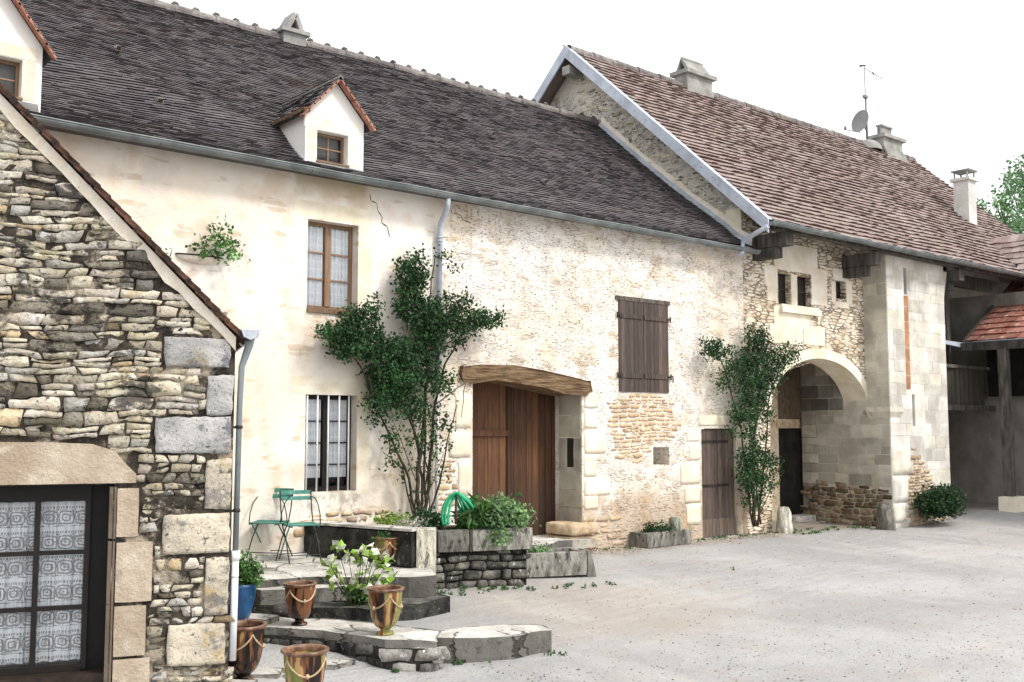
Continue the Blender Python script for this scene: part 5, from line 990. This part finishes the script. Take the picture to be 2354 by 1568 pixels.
# rubble wall and troughs B
VW = 3.93; fW = lambda u, v, w: K(u, VW - w, v)
m = MB(); m.box((2.72, .0, -.3), (4.12, .60, -.02), (.25, .25, .25), fW); rubble(m, fW, [(2.72, 0), (4.1, 0), (4.1, .6), (2.72, .6)], [], (.07, .13), (.12, .3), .012, (.0, .04), .016, -.005, .45, lambda: (lambda q: (q, q, q * .95))(U(.8, 2.2)), .15)
tag(m.build('rubble_planter_wall', M['slab_black'], None, K(3.4, 3.9)), 'dark dry-laid rubble wall carrying the long stone troughs', 'stone wall')
def trough(name, fr, L, z0, z1, dep, label, q=1., taper=0.):
    m = MB(); m.stone(fr, 0, L, z0, z1, -.03, .035, .05, .006, (q, q, q), 12, 8, back=.03); t = .07
    m.box((.01, z0 + .01, -.05), (L - .01, z1 - .008, -.03), (q, q, q), fr); m.box((.0, z0, -dep), (t, z1 - .01, -.052), (q, q, q), fr); m.box((L - t, z0, -dep), (L + taper, z1 - .012, -.052), (q, q, q), fr); m.box((.0, z0, -dep - t), (L, z1 - .01, -dep - .002), (q, q, q), fr); m.box((t, z0, -dep), (L - t, z1 - .05, -.052), (.35, .3, .25), fr)
    return tag(m.build(name, M['trough_stone'], None, fr(0, z0, 0)), label, 'trough')
fB = lambda u, v, w: K(2.88 + u, 3.88 - w, v)
trough('stone_trough', fB, .44, .61, .9, .5, 'short dark stone trough under the green hose', .55)
fB2 = lambda u, v, w: K(3.33 + u, 3.86 - w, v)
trough('stone_trough', fB2, .86, .61, .9, .5, 'long grey stone trough planted with a leafy sage-green shrub', 1.1)
kc = kuv(onZ(1188, 1330, .17)); fC = lambda u, v, w: K(kc[0] + u, kc[1] - w, v)
trough('stone_trough', fC, 1.05, .16, .50, .5, 'grey stone trough with low alpines standing on the gravel', 1.0, .0)
m = MB(); p = [(1.055, .14), (1.2, .12), (1.11, .5), (1.06, .5)]; m.prism([fC(a, b, -.02) for a, b in p], kb * .3, (1, 1, 1)); tag(m.build('leaning_slab', M['trough_stone'], None, fC(1.1, .14, 0)), 'narrow stone slab leaning against the right end of the alpine trough', 'slab')
m = MB(); rubble(m, lambda u, v, w: fC(u, v, w - .04), [(-.05, -.05), (1.1, -.05), (1.1, .155), (-.05, .155)], [], (.05, .09), (.1, .22), .01, (.0, .04), .012, 0, .5, lambda: tuple([U(1, 2)] * 3)); tag(m.build('rubble_base', M['slab_black'], None, fC(.5, 0, 0)), 'course of small dark stones under the alpine trough', 'stones')
fD = lambda u, v, w: V((12.98 + u, D - .42 - w, v)); trough('stone_trough', fD, 1.15, .2, .46, .32, 'grey stone trough against the wall between barn door and plank door', .8)
# guard stones
def guard(x, y, z, h, w, q, label):
    m = MB(); P_ = [(w, 0), (w * .95, h * .3), (w * .8, h * .8), (w * .55, h * .97), (0.001, h)]
    m.lathe(P_, (x, y, z), 14, (q, q, q * .96)); m.v = [v + V((noise.noise(v * 6) * .02, noise.noise(v * 6 + V((5, 0, 0))) * .02, 0)) for v in m.v]; tag(m.build('guard_stone', M['trough_stone'], None, (x, y, z)), label, 'guard stone')
q = onY(2036, 1215, 11.6); guard(q.x, 11.6, .05, .62, .2, .75, 'dark rounded guard stone at the foot of the tower corner')
q = onY(1802, 1218, 12.1); guard(q.x, 12.1, .1, .60, .17, 2.3, 'pale tapered guard stone on the left side of the arch')
# ================================================================== URNS
def make_urn(label, loc, rz, sc_, mt):
    H = .435 * sc_; r = .163 * sc_; t = thing('glazed_urn', label, 'urn', (0, 0, 0), 'glazed terracotta urns around the steps')
    m = MB(); pr = [(.001, 0), (r * .50, 0), (r * .52, .010), (r * .49, .022), (r * .30, .034), (r * .27, .048), (r * .38, .062), (r * .58, H * .19), (r * .72, H * .28), (r * .82, H * .39), (r * .885, H * .52), (r * .92, H * .66), (r * .95, H * .80), (r * .97, H * .93)]
    m.lathe(pr, (0, 0, 0), 40); m.lathe([(r * .90, H * .94), (r * .86, H * .8), (r * .80, H * .70), (r * .001, H * .66)], (0, 0, 0), 40, (.16, .14, .12)); m.build('body', mt, t)
    m = MB(); m.lathe([(r * .88, H * .92), (r * .98, H * .925), (r * 1.07, H * .95), (r * 1.10, H * .965), (r * 1.09, H * .99), (r * 1.04, H), (r * .90, H * .995), (r * .87, H * .96), (r * .86, H * .90)], (0, 0, 0), 40); m.build('rim', M['glaze_rim'], t)
    m = MB(); pts = []; rr = lambda z: r * (.92 + .05 * (z / H - .66) / .27) if z > H * .66 else r * (.885 + .035 * (z / H - .52) / .14)
    for k in range(91):
        a = 2 * math.pi * k / 90; z = H * (.86 - .27 * abs(math.sin(a * 1.5)) ** .75); pts.append(V((math.cos(a) * (rr(z) + .003), math.sin(a) * (rr(z) + .003), z)))
    m.tube(pts, .0085, 6); m.build('garland', M['garland'], t)
    m = MB()
    for k in range(3): a = 2 * math.pi * k / 3 + math.pi / 3; z = H * .60; c = V((math.cos(a) * (rr(z) + .004), math.sin(a) * (rr(z) + .004), z)); m.tube([c + V((0, 0, -.02)), c + V((0, 0, .0)), c + V((0, 0, .02))], [.008, .02, .008], 8)
    m.build('medallions', M['garland'], t); t.location = loc; t.rotation_euler.z = rz; return t
for (px, py, z, rz, lb, sc, mt) in ((558, 1565, .0, 2.6, 'dark brown glazed urn at the foot of the cottage rain pipe', 1.13, potmat('glaze_dark', .56, .63, .8)), (699, 1628, -.03, 1.2, 'big urn with golden and green streaked glaze standing on the gravel', 1.08, potmat('glaze_gold', .44, .50, .52)), (688, 1436, .22, 3.5, 'dark reddish urn standing alone on the ledge behind', .97, potmat('glaze_red', .50, .66, .72)), (885, 1458, .22, 0.2, 'honey and green glazed urn at the end of the paved ledge by the long block', 1.03, potmat('glaze_honey', .42, .47, .50)), (888, 1303, .5, 4.4, 'small planted urn on the patio before the black slab wall', .84, potmat('glaze_ochre', .46, .58, .6))):
    make_urn(lb, onZ(px, py, z), rz, sc, mt)
def plant(name, label, parts, loc, cat='plant', group=None):
    if len(parts) == 1: return tag(parts[0][1].build(name, parts[0][2], None, loc), label, cat, group)
    t = thing(name, label, cat, loc, group)
    for nm, mb, mt in parts: mb.build(nm, mt, t)
    return t
m = MB(); q = onZ(888, 1303, .5); clump(m, q + V((0, 0, .34)), (.12, .12, .07), 160, .03, V((0, -.5, 1)), tint=(.8, 1.6)); plant('trailing_plant', 'small brownish-green plant growing in the patio urn', [('foliage', m, M['leaf_mid'])], q)
# blue pot and its plant
q = onZ(549, 1421, .28); m = MB(); m.lathe([(.001, 0), (.10, 0), (.125, .06), (.155, .2), (.165, .32), (.165, .35), (.15, .35), (.145, .3), (.001, .28)], q, 30); tag(m.build('blue_pot', M['blue_glaze'], None, q), 'blue glazed pot half hidden behind the rain pipe', 'pot')
m = MB(); clump(m, q + V((.02, 0, .46)), (.17, .17, .14), 1100, .035, V((0, -.5, 1)), tint=(.8, 2.0), sub=6); f2 = MB(); clump(f2, q + V((0, -.03, .56)), (.14, .12, .06), 50, .035, V((0, -.5, 1)), tint=(.9, 1.2), sub=3)
plant('potted_flowers', 'bushy green plant with small white blooms in the blue pot', [('foliage', m, M['leaf_mid']), ('petals', f2, M['petal'])], q)
# ================================================================== CHAIRS
def make_chair(label, loc, rz):
    t = thing('folding_chair', label, 'chair', (0, 0, 0), 'green folding bistro chairs'); w = .20; r = .0085
    for s in (-1, 1):
        m = MB(); m.tube([V((s * w, .26, 0)), V((s * w, .10, .25)), V((s * w, -.10, .46)), V((s * w, -.17, .62)), V((s * w, -.22, .86))], r, 6, (1, 1, 1)); m.build('back_post', M['dark_metal'], t)
        m = MB(); m.tube([V((s * (w - .02), -.28, 0)), V((s * (w - .02), -.05, .25)), V((s * (w - .02), .16, .44))], r, 6); m.build('leg', M['dark_metal'] if s < 0 else M['green_metal'], t)
        m = MB(); m.tube([V((s * (w + .012), -.20, .78)), V((s * (w + .014), -.08, .77)), V((s * (w + .015), .05, .70)), V((s * (w + .013), .14, .58)), V((s * (w + .01), .17, .46))], .007, 6); m.build('armrest', M['dark_metal'], t)
    m = MB(); m.tube([V((-w, .2, .09)), V((w, .2, .09))], .006, 5); m.tube([V((-w, -.22, .07)), V((w, -.22, .07))], .006, 5); m.build('stretcher', M['dark_metal'], t)
    m = MB()
    for i in range(7): y = -.17 + i * .058; m.box((-w + .005, y, .452 + .006 * math.sin(i)), (w - .005, y + .046, .464 + .006 * math.sin(i)), tuple([U(.8, 1.2)] * 3))
    for s in (-1, 1): m.box((s * (w - .03) - .008, -.18, .435), (s * (w - .03) + .008, .24, .4515), (.5, .5, .5))
    m.build('seat', M['green_metal'], t)
    m = MB()
    for (z, y) in ((.84, -.222), (.765, -.205)):
        n = 8
        for i in range(n):
            x0, x1 = -w - .01 + (2 * w + .02) * i / n, -w - .01 + (2 * w + .02) * (i + 1) / n; c0, c1 = -.03 * (1 - (x0 / w) ** 2), -.03 * (1 - (x1 / w) ** 2); m.box8([V((x0, y + c0 - .005, z - .024)), V((x1, y + c1 - .005, z - .024)), V((x1, y + c1 + .005, z - .024)), V((x0, y + c0 + .005, z - .024)), V((x0, y + c0 - .012, z + .024)), V((x1, y + c1 - .012, z + .024)), V((x1, y + c1 - .002, z + .024)), V((x0, y + c0 - .002, z + .024))])
    m.build('backrest', M['green_metal'], t); t.location = loc; t.rotation_euler.z = rz; return t
c1_ = make_chair('dark green folding chair on the left, partly behind the other', onZ(620, 1283, .565), math.radians(128))
dup(c1_, onZ(688, 1289, .545), math.radians(168), 'lighter green folding chair on the right, turned towards the slab wall')
# ================================================================== HOSE
def KP(px, py, v):
    d = ray(px, py); t = (KO + kb * v).dot(kb) / d.dot(kb); return V((d.x * t, d.y * t, E + d.z * t))
m = MB(); o = KP(1045, 1150, 4.05)
for i, st in enumerate([[(1019, 1207), (1016, 1185), (1022, 1160), (1034, 1140), (1048, 1132)], [(1024, 1208), (1023, 1180), (1030, 1155), (1042, 1138), (1052, 1133)], [(1030, 1206), (1031, 1180), (1037, 1156), (1047, 1140), (1056, 1136)], [(1016, 1190), (1018, 1166), (1028, 1148), (1042, 1134), (1054, 1134), (1072, 1144), (1092, 1164), (1100, 1176)], [(1050, 1133), (1062, 1142), (1078, 1156), (1096, 1180)], [(1048, 1134), (1056, 1150), (1066, 1172), (1074, 1190)], [(1052, 1135), (1064, 1152), (1078, 1174), (1086, 1188)], [(1044, 1137), (1052, 1158), (1060, 1180), (1064, 1196)], [(1052, 1132), (1070, 1146), (1084, 1162), (1092, 1178)]]):
    pts = [KP(x, y, 4.05 + .03 * (i % 4) - .04) for x, y in st]; f_ = []
    for k in range(len(pts) - 1):
        p0, p1, p2, p3 = pts[max(k - 1, 0)], pts[k], pts[k + 1], pts[min(k + 2, len(pts) - 1)]
        for j in range(4): u = j / 4; f_.append(.5 * ((2 * p1) + (p2 - p0) * u + (2 * p0 - 5 * p1 + 4 * p2 - p3) * u * u + (3 * p1 - p0 - 3 * p2 + p3) * u ** 3))
    f_.append(pts[-1]); m.tube(f_, .017, 8, tuple([U(.7, 1.25)] * 3))
tag(m.build('garden_hose', M['hose'], None, o), 'bright green hose hung in hooped loops over the dark trough', 'hose')
m = MB(); b0 = KP(1048, 1205, 4.06); b1 = KP(1048, 1140, 4.06); m.tube([b0, b1], .02, 6); m.tube([KP(1036, 1139, 4.06), KP(1060, 1140, 4.06)], .014, 6); tag(m.build('hose_stand', M['old_wood'], None, b0), 'short wooden stake holding up the hooped green hose', 'stake')
# ================================================================== CLIMBERS AND PLANTS
def wallp(px, py, w=.15): return onY(px, py, D - w)
def climber(name, label, stems, blobs, wd=.2, ls=.05, mat='leaf_dark', group='shrubs trained up the house walls'):
    base = wallp(*stems[0][0][0], wd) if isinstance(stems[0][0][0], tuple) else wallp(*stems[0][0], wd)
    t = thing(name, label, 'climber', base, group); m = MB()
    for st in stems:
        pts = [wallp(x, y, wd + .04 * noise.noise(V((x * .05, y * .05, 0)))) for x, y in st[0]]; r0, r1 = st[1]; n = len(pts)
        fine = []
        for a, b in zip(pts, pts[1:]):
            for k in range(4): fine.append(a.lerp(b, k / 4) + V((noise.noise(a.lerp(b, k / 4) * 5) * .03, noise.noise(a.lerp(b, k / 4) * 5 + V((9, 0, 0))) * .02, 0)))
        fine.append(pts[-1]); m.tube(fine, [r0 + (r1 - r0) * k / (len(fine) - 1) for k in range(len(fine))], 6, tuple([U(.8, 1.5)] * 3))
    m.build('stem', M['plant_stem'], t); m = MB(); 
    for (x, y, rx, ry, n) in blobs:
        c = wallp(x, y, wd + .05); ex_ = wallp(x + rx, y, wd + .05); rX = abs(ex_.x - c.x); rZ = abs(wallp(x, y + ry, wd).z - wallp(x, y, wd).z)
        clump(m, c, (rX * .98, .17, rZ * .98), int(n * (.75 if n > 600 else .42)), ls * .92, V((-.4, -.9, .25)), .1, (.35, 2.8), 1.6, 7); clump(m, c, (rX * 1.3, .15, rZ * 1.3), int(n * .04) + 4, ls * .85, V((-.4, -.9, .25)), .0, (.5, 2.6), 1.7, 3)
    m.build('foliage', M[mat], t); return t
stems = [([(965, 1195), (960, 1130), (965, 1050), (975, 950), (985, 850), (975, 740), (955, 640), (940, 600)], (.035, .012)), ([(975, 1195), (985, 1120), (990, 1020), (1000, 930), (1020, 840), (1060, 770), (1130, 725)], (.03, .007)), ([(985, 1195), (1010, 1110), (1030, 1010), (1050, 930)], (.02, .006)), ([(955, 1195), (940, 1100), (900, 1010), (860, 930), (835, 850), (790, 790)], (.022, .008)), ([(950, 1190), (925, 1080), (880, 1040)], (.014, .005)), ([(970, 1195), (972, 1100), (950, 980), (905, 870), (870, 740)], (.025, .007)), ([(980, 1190), (975, 1060), (978, 900), (985, 700), (1000, 590), (1040, 600)], (.02, .005)), ([(962, 1190), (985, 1080), (955, 1000), (940, 900)], (.015, .006)), ([(992, 1190), (985, 1130), (1020, 1040)], (.012, .004)), ([(948, 1190), (962, 1120), (900, 960)], (.012, .004)), ([(1000, 930), (1070, 880), (1060, 960)], (.01, .004))]
blobs = [(945, 625, 32, 42, 1300), (940, 665, 28, 30, 700), (972, 585, 14, 12, 60), (1018, 590, 26, 12, 130), (1045, 612, 12, 8, 70), (950, 710, 38, 40, 1400), (985, 740, 45, 45, 1700), (1060, 735, 55, 34, 1500), (1115, 735, 36, 20, 650), (1145, 725, 12, 10, 90), (1060, 690, 28, 18, 350), (1010, 690, 22, 20, 350), (830, 740, 45, 42, 1500), (780, 765, 40, 26, 900), (742, 762, 16, 10, 150), (865, 700, 18, 22, 150), (800, 800, 40, 26, 900), (862, 800, 50, 36, 1800), (930, 815, 40, 40, 1200), (890, 865, 46, 40, 1500), (985, 800, 35, 40, 900), (1040, 780, 30, 28, 450), (930, 870, 40, 40, 1000), (990, 870, 32, 40, 750), (1030, 880, 24, 36, 350), (880, 920, 40, 30, 750), (940, 930, 40, 36, 700), (990, 950, 30, 40, 500), (870, 965, 30, 26, 300), (905, 1010, 28, 30, 300), (965, 1010, 30, 40, 350), (1015, 1010, 24, 40, 220), (900, 1060, 20, 26, 130), (1000, 1080, 24, 36, 180), (940, 1080, 20, 30, 110), (1025, 960, 18, 30, 120), (950, 1140, 24, 26, 60)]
climber('climbing_shrub', 'large climbing shrub trained over the facade around the downpipe', stems, blobs, .24, .040)
stems2 = [([(1735, 1210), (1728, 1100), (1735, 1000), (1745, 900), (1740, 800), (1735, 765)], (.04, .012)), ([(1742, 1210), (1750, 1120), (1760, 1030), (1765, 920), (1800, 820)], (.025, .008)), ([(1730, 1205), (1715, 1100), (1700, 980), (1665, 850), (1640, 790)], (.02, .008)), ([(1748, 1205), (1735, 1080), (1720, 950)], (.02, .008)), ([(1738, 1205), (1760, 1150), (1785, 1080)], (.014, .005))]
blobs2 = [(1740, 775, 22, 28, 700), (1742, 820, 36, 40, 1500), (1700, 850, 36, 36, 1000), (1650, 810, 30, 22, 650), (1630, 790, 18, 12, 200), (1668, 870, 24, 26, 450), (1800, 820, 32, 26, 700), (1822, 800, 16, 12, 180), (1770, 865, 28, 30, 750), (1735, 900, 40, 36, 1400), (1715, 945, 34, 30, 1000), (1755, 950, 24, 28, 550), (1705, 985, 30, 24, 500), (1740, 1000, 22, 26, 350), (1735, 1050, 36, 30, 1100), (1770, 1070, 26, 26, 500), (1725, 1100, 30, 34, 950), (1762, 1110, 26, 30, 550), (1735, 1150, 24, 30, 600), (1705, 1060, 16, 30, 250)]
climber('climbing_shrub', 'narrower climbing shrub between the plank door and the arch', stems2, blobs2, .26, .042)
stems3 = [([(500, 600), (495, 570), (510, 520)], (.012, .004)), ([(498, 590), (530, 575), (545, 590)], (.01, .004)), ([(495, 595), (470, 570), (445, 572)], (.01, .004))]
climber('wall_plant', 'small leafy plant growing in the half-round bowl on the plaster', stems3, [(500, 555, 28, 26, 260), (470, 570, 24, 16, 170), (530, 570, 24, 20, 200), (510, 520, 12, 12, 40), (525, 597, 18, 9, 60), (445, 572, 10, 6, 25)], .1, .045, 'leaf_mid')
climber('wall_plant', 'tiny green sprig beside the cottage roof edge', [([(392, 590), (395, 570)], (.006, .003))], [(394, 574, 9, 7, 30)], .08, .03, 'leaf_mid')
# half-round bowl on the wall under the small plant
p_ = onY(457, 590, D); xa_, xb_ = onY(403, 589, D).x, onY(512, 592, D).x; rr_ = (xb_ - xa_) / 2; cx_ = (xa_ + xb_) / 2; m = MB(); n = 16
for k in range(6):
    a0, a1 = math.pi / 2 * k / 6, math.pi / 2 * (k + 1) / 6
    for j in range(n):
        b0, b1 = math.pi * j / n, math.pi * (j + 1) / n; q = lambda a, b: V((cx_ - rr_ * math.cos(b) * math.cos(a), D - .09 * math.sin(b) * math.cos(a), p_.z - .10 * math.sin(a)))
        m.face([q(a0, b0), q(a0, b1), q(a1, b1), q(a1, b0)], (1, 1, 1), True)
for j in range(n): b0, b1 = math.pi * j / n, math.pi * (j + 1) / n; m.face([V((cx_, D - .01, p_.z - .02)), V((cx_ - rr_ * math.cos(b0), D - .09 * math.sin(b0), p_.z - .02)), V((cx_ - rr_ * math.cos(b1), D - .09 * math.sin(b1), p_.z - .02))], (.12, .1, .08))
t_ = m.build('wall_planter', M['facade'], None, (cx_, D, p_.z)); tag(t_, 'pale half-round stone bowl fixed to the plaster under the small plant', 'planter')
m = MB(); m.tube([V((cx_ - rr_ * math.cos(math.pi * j / n), D - .092 * math.sin(math.pi * j / n), p_.z + .004)) for j in range(n + 1)], .010, 6); m.build('rim', M['black_iron'], t_)
# bush by the gallery
q = onY(2160, 1190, 11.35); t_ = MB()
for i in range(14): a = U(0, 6.28); t_.tube([q + V((0, 0, .0)), q + V((math.cos(a) * .35, math.sin(a) * .2, .35)), q + V((math.cos(a) * .55, math.sin(a) * .3, U(.3, .5)))], [.015, .008, .004], 5)
m = MB(); clump(m, q + V((0, 0, .32)), (.66, .4, .28), 2800, .055, V((-.2, -.6, .7)), .3, (.5, 1.9), 1.5, 8); clump(m, q + V((.18, 0, .5)), (.3, .25, .13), 500, .055, V((-.2, -.6, .7)), .3, (.6, 1.9))
plant('round_bush', 'low dark bush at the foot of the tower near the gallery', [('stem', t_, M['plant_stem']), ('foliage', m, M['leaf_dark'])], q, 'bush')
# white flowered shrub on the dark planter
q = onZ(822, 1390, .3); m = MB(); s_m = MB(); tops = [(775, 1255), (752, 1285), (800, 1278), (775, 1310), (830, 1268), (850, 1262), (855, 1300), (872, 1280), (885, 1310), (830, 1320), (800, 1335), (860, 1335), (890, 1330), (770, 1340), (820, 1350), (846, 1355), (875, 1350), (835, 1295), (757, 1318), (893, 1290)]
pw = MB()
for (px, py) in tops:
    e = onZ(px, py, .3); d_ = ray(px, py); tt = (q.dot(fw) - V((0, 0, E)).dot(fw)) / d_.dot(fw); e = V((0, 0, E)) + d_ * (tt * U(.97, 1.03))
    s_m.tube([q + V((0, 0, -.02)), q.lerp(e, .5) + V((0, 0, -.05 + U(-.02, .02))), e], [.008, .005, .003], 5)
    for _ in range(5): leaf(m, e + V((U(-.07, .07), U(-.07, .07), U(-.06, .05))), U(.06, .10), V((0, -.4, 1)), tuple([U(.7, 1.2)] * 3), 1.4)
    for _ in range(4): leaf(pw, e + V((U(-.05, .05), U(-.08, .03), U(-.03, .05))), U(.065, .095), V((0, -.8, .6)), tuple([U(.9, 1.2)] * 3), 1.2)
g_ = MB(); clump(g_, q + V((0, 0, .12)), (.14, .12, .1), 260, .035, V((0, -.6, .7)), .4, (.7, 1.6))
plant('flowering_shrub', 'lime-green shrub with large white blooms behind the honey urn', [('stem', s_m, M['plant_stem']), ('foliage', m, M['leaf_lime']), ('low_foliage', g_, M['leaf_mid']), ('bloom', pw, M['petal'])], q)
# trough plants
def tuft(label, c, rad, n, s, mat, name='trough_plant', nrm=V((-.2, -.5, .8)), tint=(.6, 1.6), asp=1.5): 
    m = MB(); clump(m, c, rad, n, s, nrm, .35, tint, asp, 7); return plant(name, label, [('foliage', m, M[mat])], c)
tuft('leafy sage-green shrub spilling over the long trough in front of the barn door', KP(1148, 1185, 4.1), (.34, .25, .17), 1700, .06, 'leaf_sage')
tuft('pale sprawling sprigs at the right end of the sage-green shrub', KP(1190, 1190, 4.0), (.16, .15, .10), 300, .05, 'leaf_sage')
tuft('drooping sprig hanging over the front face of the long trough', K(3.68, 3.80, .82), (.14, .06, .1), 160, .045, 'leaf_sage')
tuft('spiky dark green clump between hose and sage shrub', KP(1095, 1192, 4.1), (.16, .15, .14), 600, .06, 'leaf_mid', asp=4)
tuft('dark green plants along the slab wall left of the hose', KP(985, 1196, 4.4), (.22, .2, .09), 500, .045, 'leaf_dark', tint=(.8, 2.5))
tuft('bright yellow-green mound on top of the black slab wall', KP(905, 1200, 4.5), (.26, .18, .09), 450, .035, 'leaf_lime', tint=(.5, 1.1))
tuft('white-flecked trailing plant near the end stone', KP(945, 1203, 4.2), (.22, .12, .05), 220, .03, 'petal', tint=(.4, 1.1))
tuft('low green alpine cushion in the trough on the gravel', fC(.42, .49, -.25), (.16, .12, .06), 380, .03, 'leaf_sage')
tuft('dry grey-green alpines filling the left of the gravel trough', fC(.25, .48, -.2), (.22, .16, .04), 200, .025, 'leaf_sage', tint=(.9, 1.8))
tuft('dark moss plant in the trough against the wall', fD(.42, .47, -.15), (.34, .12, .09), 600, .035, 'leaf_dark', tint=(.6, 2.2))
m = MB(); m.box((11.4, D - .01, .44), (11.41, D, .45))
m = MB(); c_ = fD(.86, .42, -.12); m.lathe([(.001, 0), (.11, 0), (.13, .05), (.115, .22), (.08, .25), (.001, .25)], c_, 12, (1.2, 1.3, 1.2)); tag(m.build('stone_stump', M['trough_stone'], None, c_), 'mossy upright stone in the wall trough', 'stone')
so_ = MB(); so_.box8([K(2.1, 4.0, .5), K(4.1, 4.3, .5), K(4.1, 4.9, .5), K(1.6, 5.1, .5), K(2.1, 4.3, .86), K(4.1, 4.0, .86), K(4.1, 4.9, .86), K(1.6, 5.1, .86)]); s__ = so_.build('soil_ground', M['soil']); s__['kind'] = 'structure'
m = MB()
for _ in range(170):
    k = R() * .86
    if k < .5: x = U(11.9, 20); p = V((x, U(12.05, 12.32) if x < 17 else U(11.6, 12.2), 0))
    elif k < .7: p = K(U(.5, 3.2), U(.45, .75) if R() < .5 else U(3.2, 3.8)); 
    elif k < .85: p = K(U(2.7, 5.3), U(3.55, 3.85))
    else: p = onZ(U(1000, 2200), U(1250, 1560), 0)
    p.z = gz(p.x, p.y)
    for _ in range(random.randint(4, 14)): leaf(m, p + V((U(-.04, .04), U(-.04, .04), U(.0, .035))), U(.012, .03), V((0, -.3, 1)), tuple([U(.5, 1.4)] * 3), 2.2)
wo_ = m.build('weeds', M['leaf_mid']); wo_['kind'] = 'stuff'
# ================================================================== TREES BEHIND
def tree(name, label, base, h, crown, leafn, ls, mat):
    t = thing(name, label, 'tree', base, 'trees behind the wing'); b = V(base); m = MB(); m.tube([b, b + V((.1, 0, h * .5)), b + V((0, 0, h * .9))], [.22, .16, .06], 8)
    for (dx, dy, dz, r) in crown: m.tube([b + V((0, 0, h * .5)), b + V((dx * .5, dy * .5, (h * .5 + dz) * .5 + 1)), b + V((dx, dy, dz))], [.08, .05, .02], 5)
    m.build('trunk', M['plant_stem'], t); m = MB()
    for (dx, dy, dz, r) in crown: clump(m, b + V((dx, dy, dz)), (r, r, r * .8), int(leafn * r * r), ls, V((-.3, -.6, .6)), .4, (.6, 1.6), 1.4, 10)
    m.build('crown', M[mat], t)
b = onY(2400, 1000, 22); c = [onY(x, y, 22) - V((b.x, b.y, 0)) for x, y in ((2345, 500), (2310, 520), (2330, 440), (2350, 400), (2300, 480), (2345, 370), (2400, 430), (2420, 380), (2400, 500), (2290, 470))]
tree('garden_tree', 'leafy tree, its green paled in colour for haze, rising behind the crossing roof, larger of the two', (b.x, b.y, 0), 9, [(p.x, p.y, p.z, r) for p, r in zip(c, (1.2, .8, .8, .7, .45, .35, 1.4, 1.2, 1.4, .3))], 420, .16, 'leaf_hazed')
b = onY(2250, 600, 24); c = onY(2246, 462, 24) - V((b.x, b.y, 0)); tree('garden_tree', 'small leafy treetop peeping over the verge behind the slim white chimney', (b.x, b.y, 0), 9, [(c.x, c.y, c.z - .3, .5)], 500, .14, 'leaf_hazed')
# ================================================================== WORLD, LIGHT, CAMERA
sc = bpy.context.scene; w = bpy.data.worlds.new('World'); sc.world = w; w.use_nodes = True; nt = w.node_tree; bg = nt.nodes['Background']
sky = nt.nodes.new('ShaderNodeTexSky'); sky.sky_type = 'NISHITA'; sky.sun_disc = False; sky.sun_elevation = math.radians(52); sky.sun_rotation = math.radians(205); sky.dust_density = 6; sky.air_density = 1.0; sky.ozone_density = 1
hs = nt.nodes.new('ShaderNodeHueSaturation'); hs.inputs['Saturation'].default_value = .25; nt.links.new(sky.outputs[0], hs.inputs['Color'])
cl_ = nt.nodes.new('ShaderNodeMix'); cl_.data_type = 'RGBA'; cl_.inputs[0].default_value = .8; nt.links.new(hs.outputs[0], cl_.inputs[6]); cl_.inputs[7].default_value = (6.3, 6.3, 6.45, 1); nt.links.new(cl_.outputs[2], bg.inputs[0])   # a thick bright cloud layer over the clear sky
bg.inputs[1].default_value = .15
sd_ = bpy.data.lights.new('sun', 'SUN'); sd_.energy = 1.5; sd_.angle = math.radians(10); sd_.color = (1, .94, .86); so2 = bpy.data.objects.new('sun', sd_); C.objects.link(so2)
el = math.radians(48); az = math.radians(-66); dirv = V((math.cos(az) * math.cos(el), math.sin(az) * math.cos(el), math.sin(el))); so2.rotation_euler = dirv.to_track_quat('Z', 'Y').to_euler(); so2.location = (0, 0, 20)
sky.sun_elevation = el; sky.sun_rotation = math.pi / 2 - az
cam = bpy.data.cameras.new('camera'); co = bpy.data.objects.new('camera', cam); C.objects.link(co); co.location = (0, 0, E); cam.sensor_width = 36; cam.lens = 36 * F / 2353.; cam.clip_end = 2000; cam.clip_start = .05
co.matrix_world = Matrix.Translation((0, 0, E)) @ Matrix((rt, up, -fw)).transposed().to_4x4(); sc.camera = co
sc.view_settings.view_transform = 'Standard'; sc.view_settings.look = 'None'; sc.view_settings.exposure = .75; sc.view_settings.gamma = 1
sc.cycles.max_bounces = 6; sc.cycles.transparent_max_bounces = 16
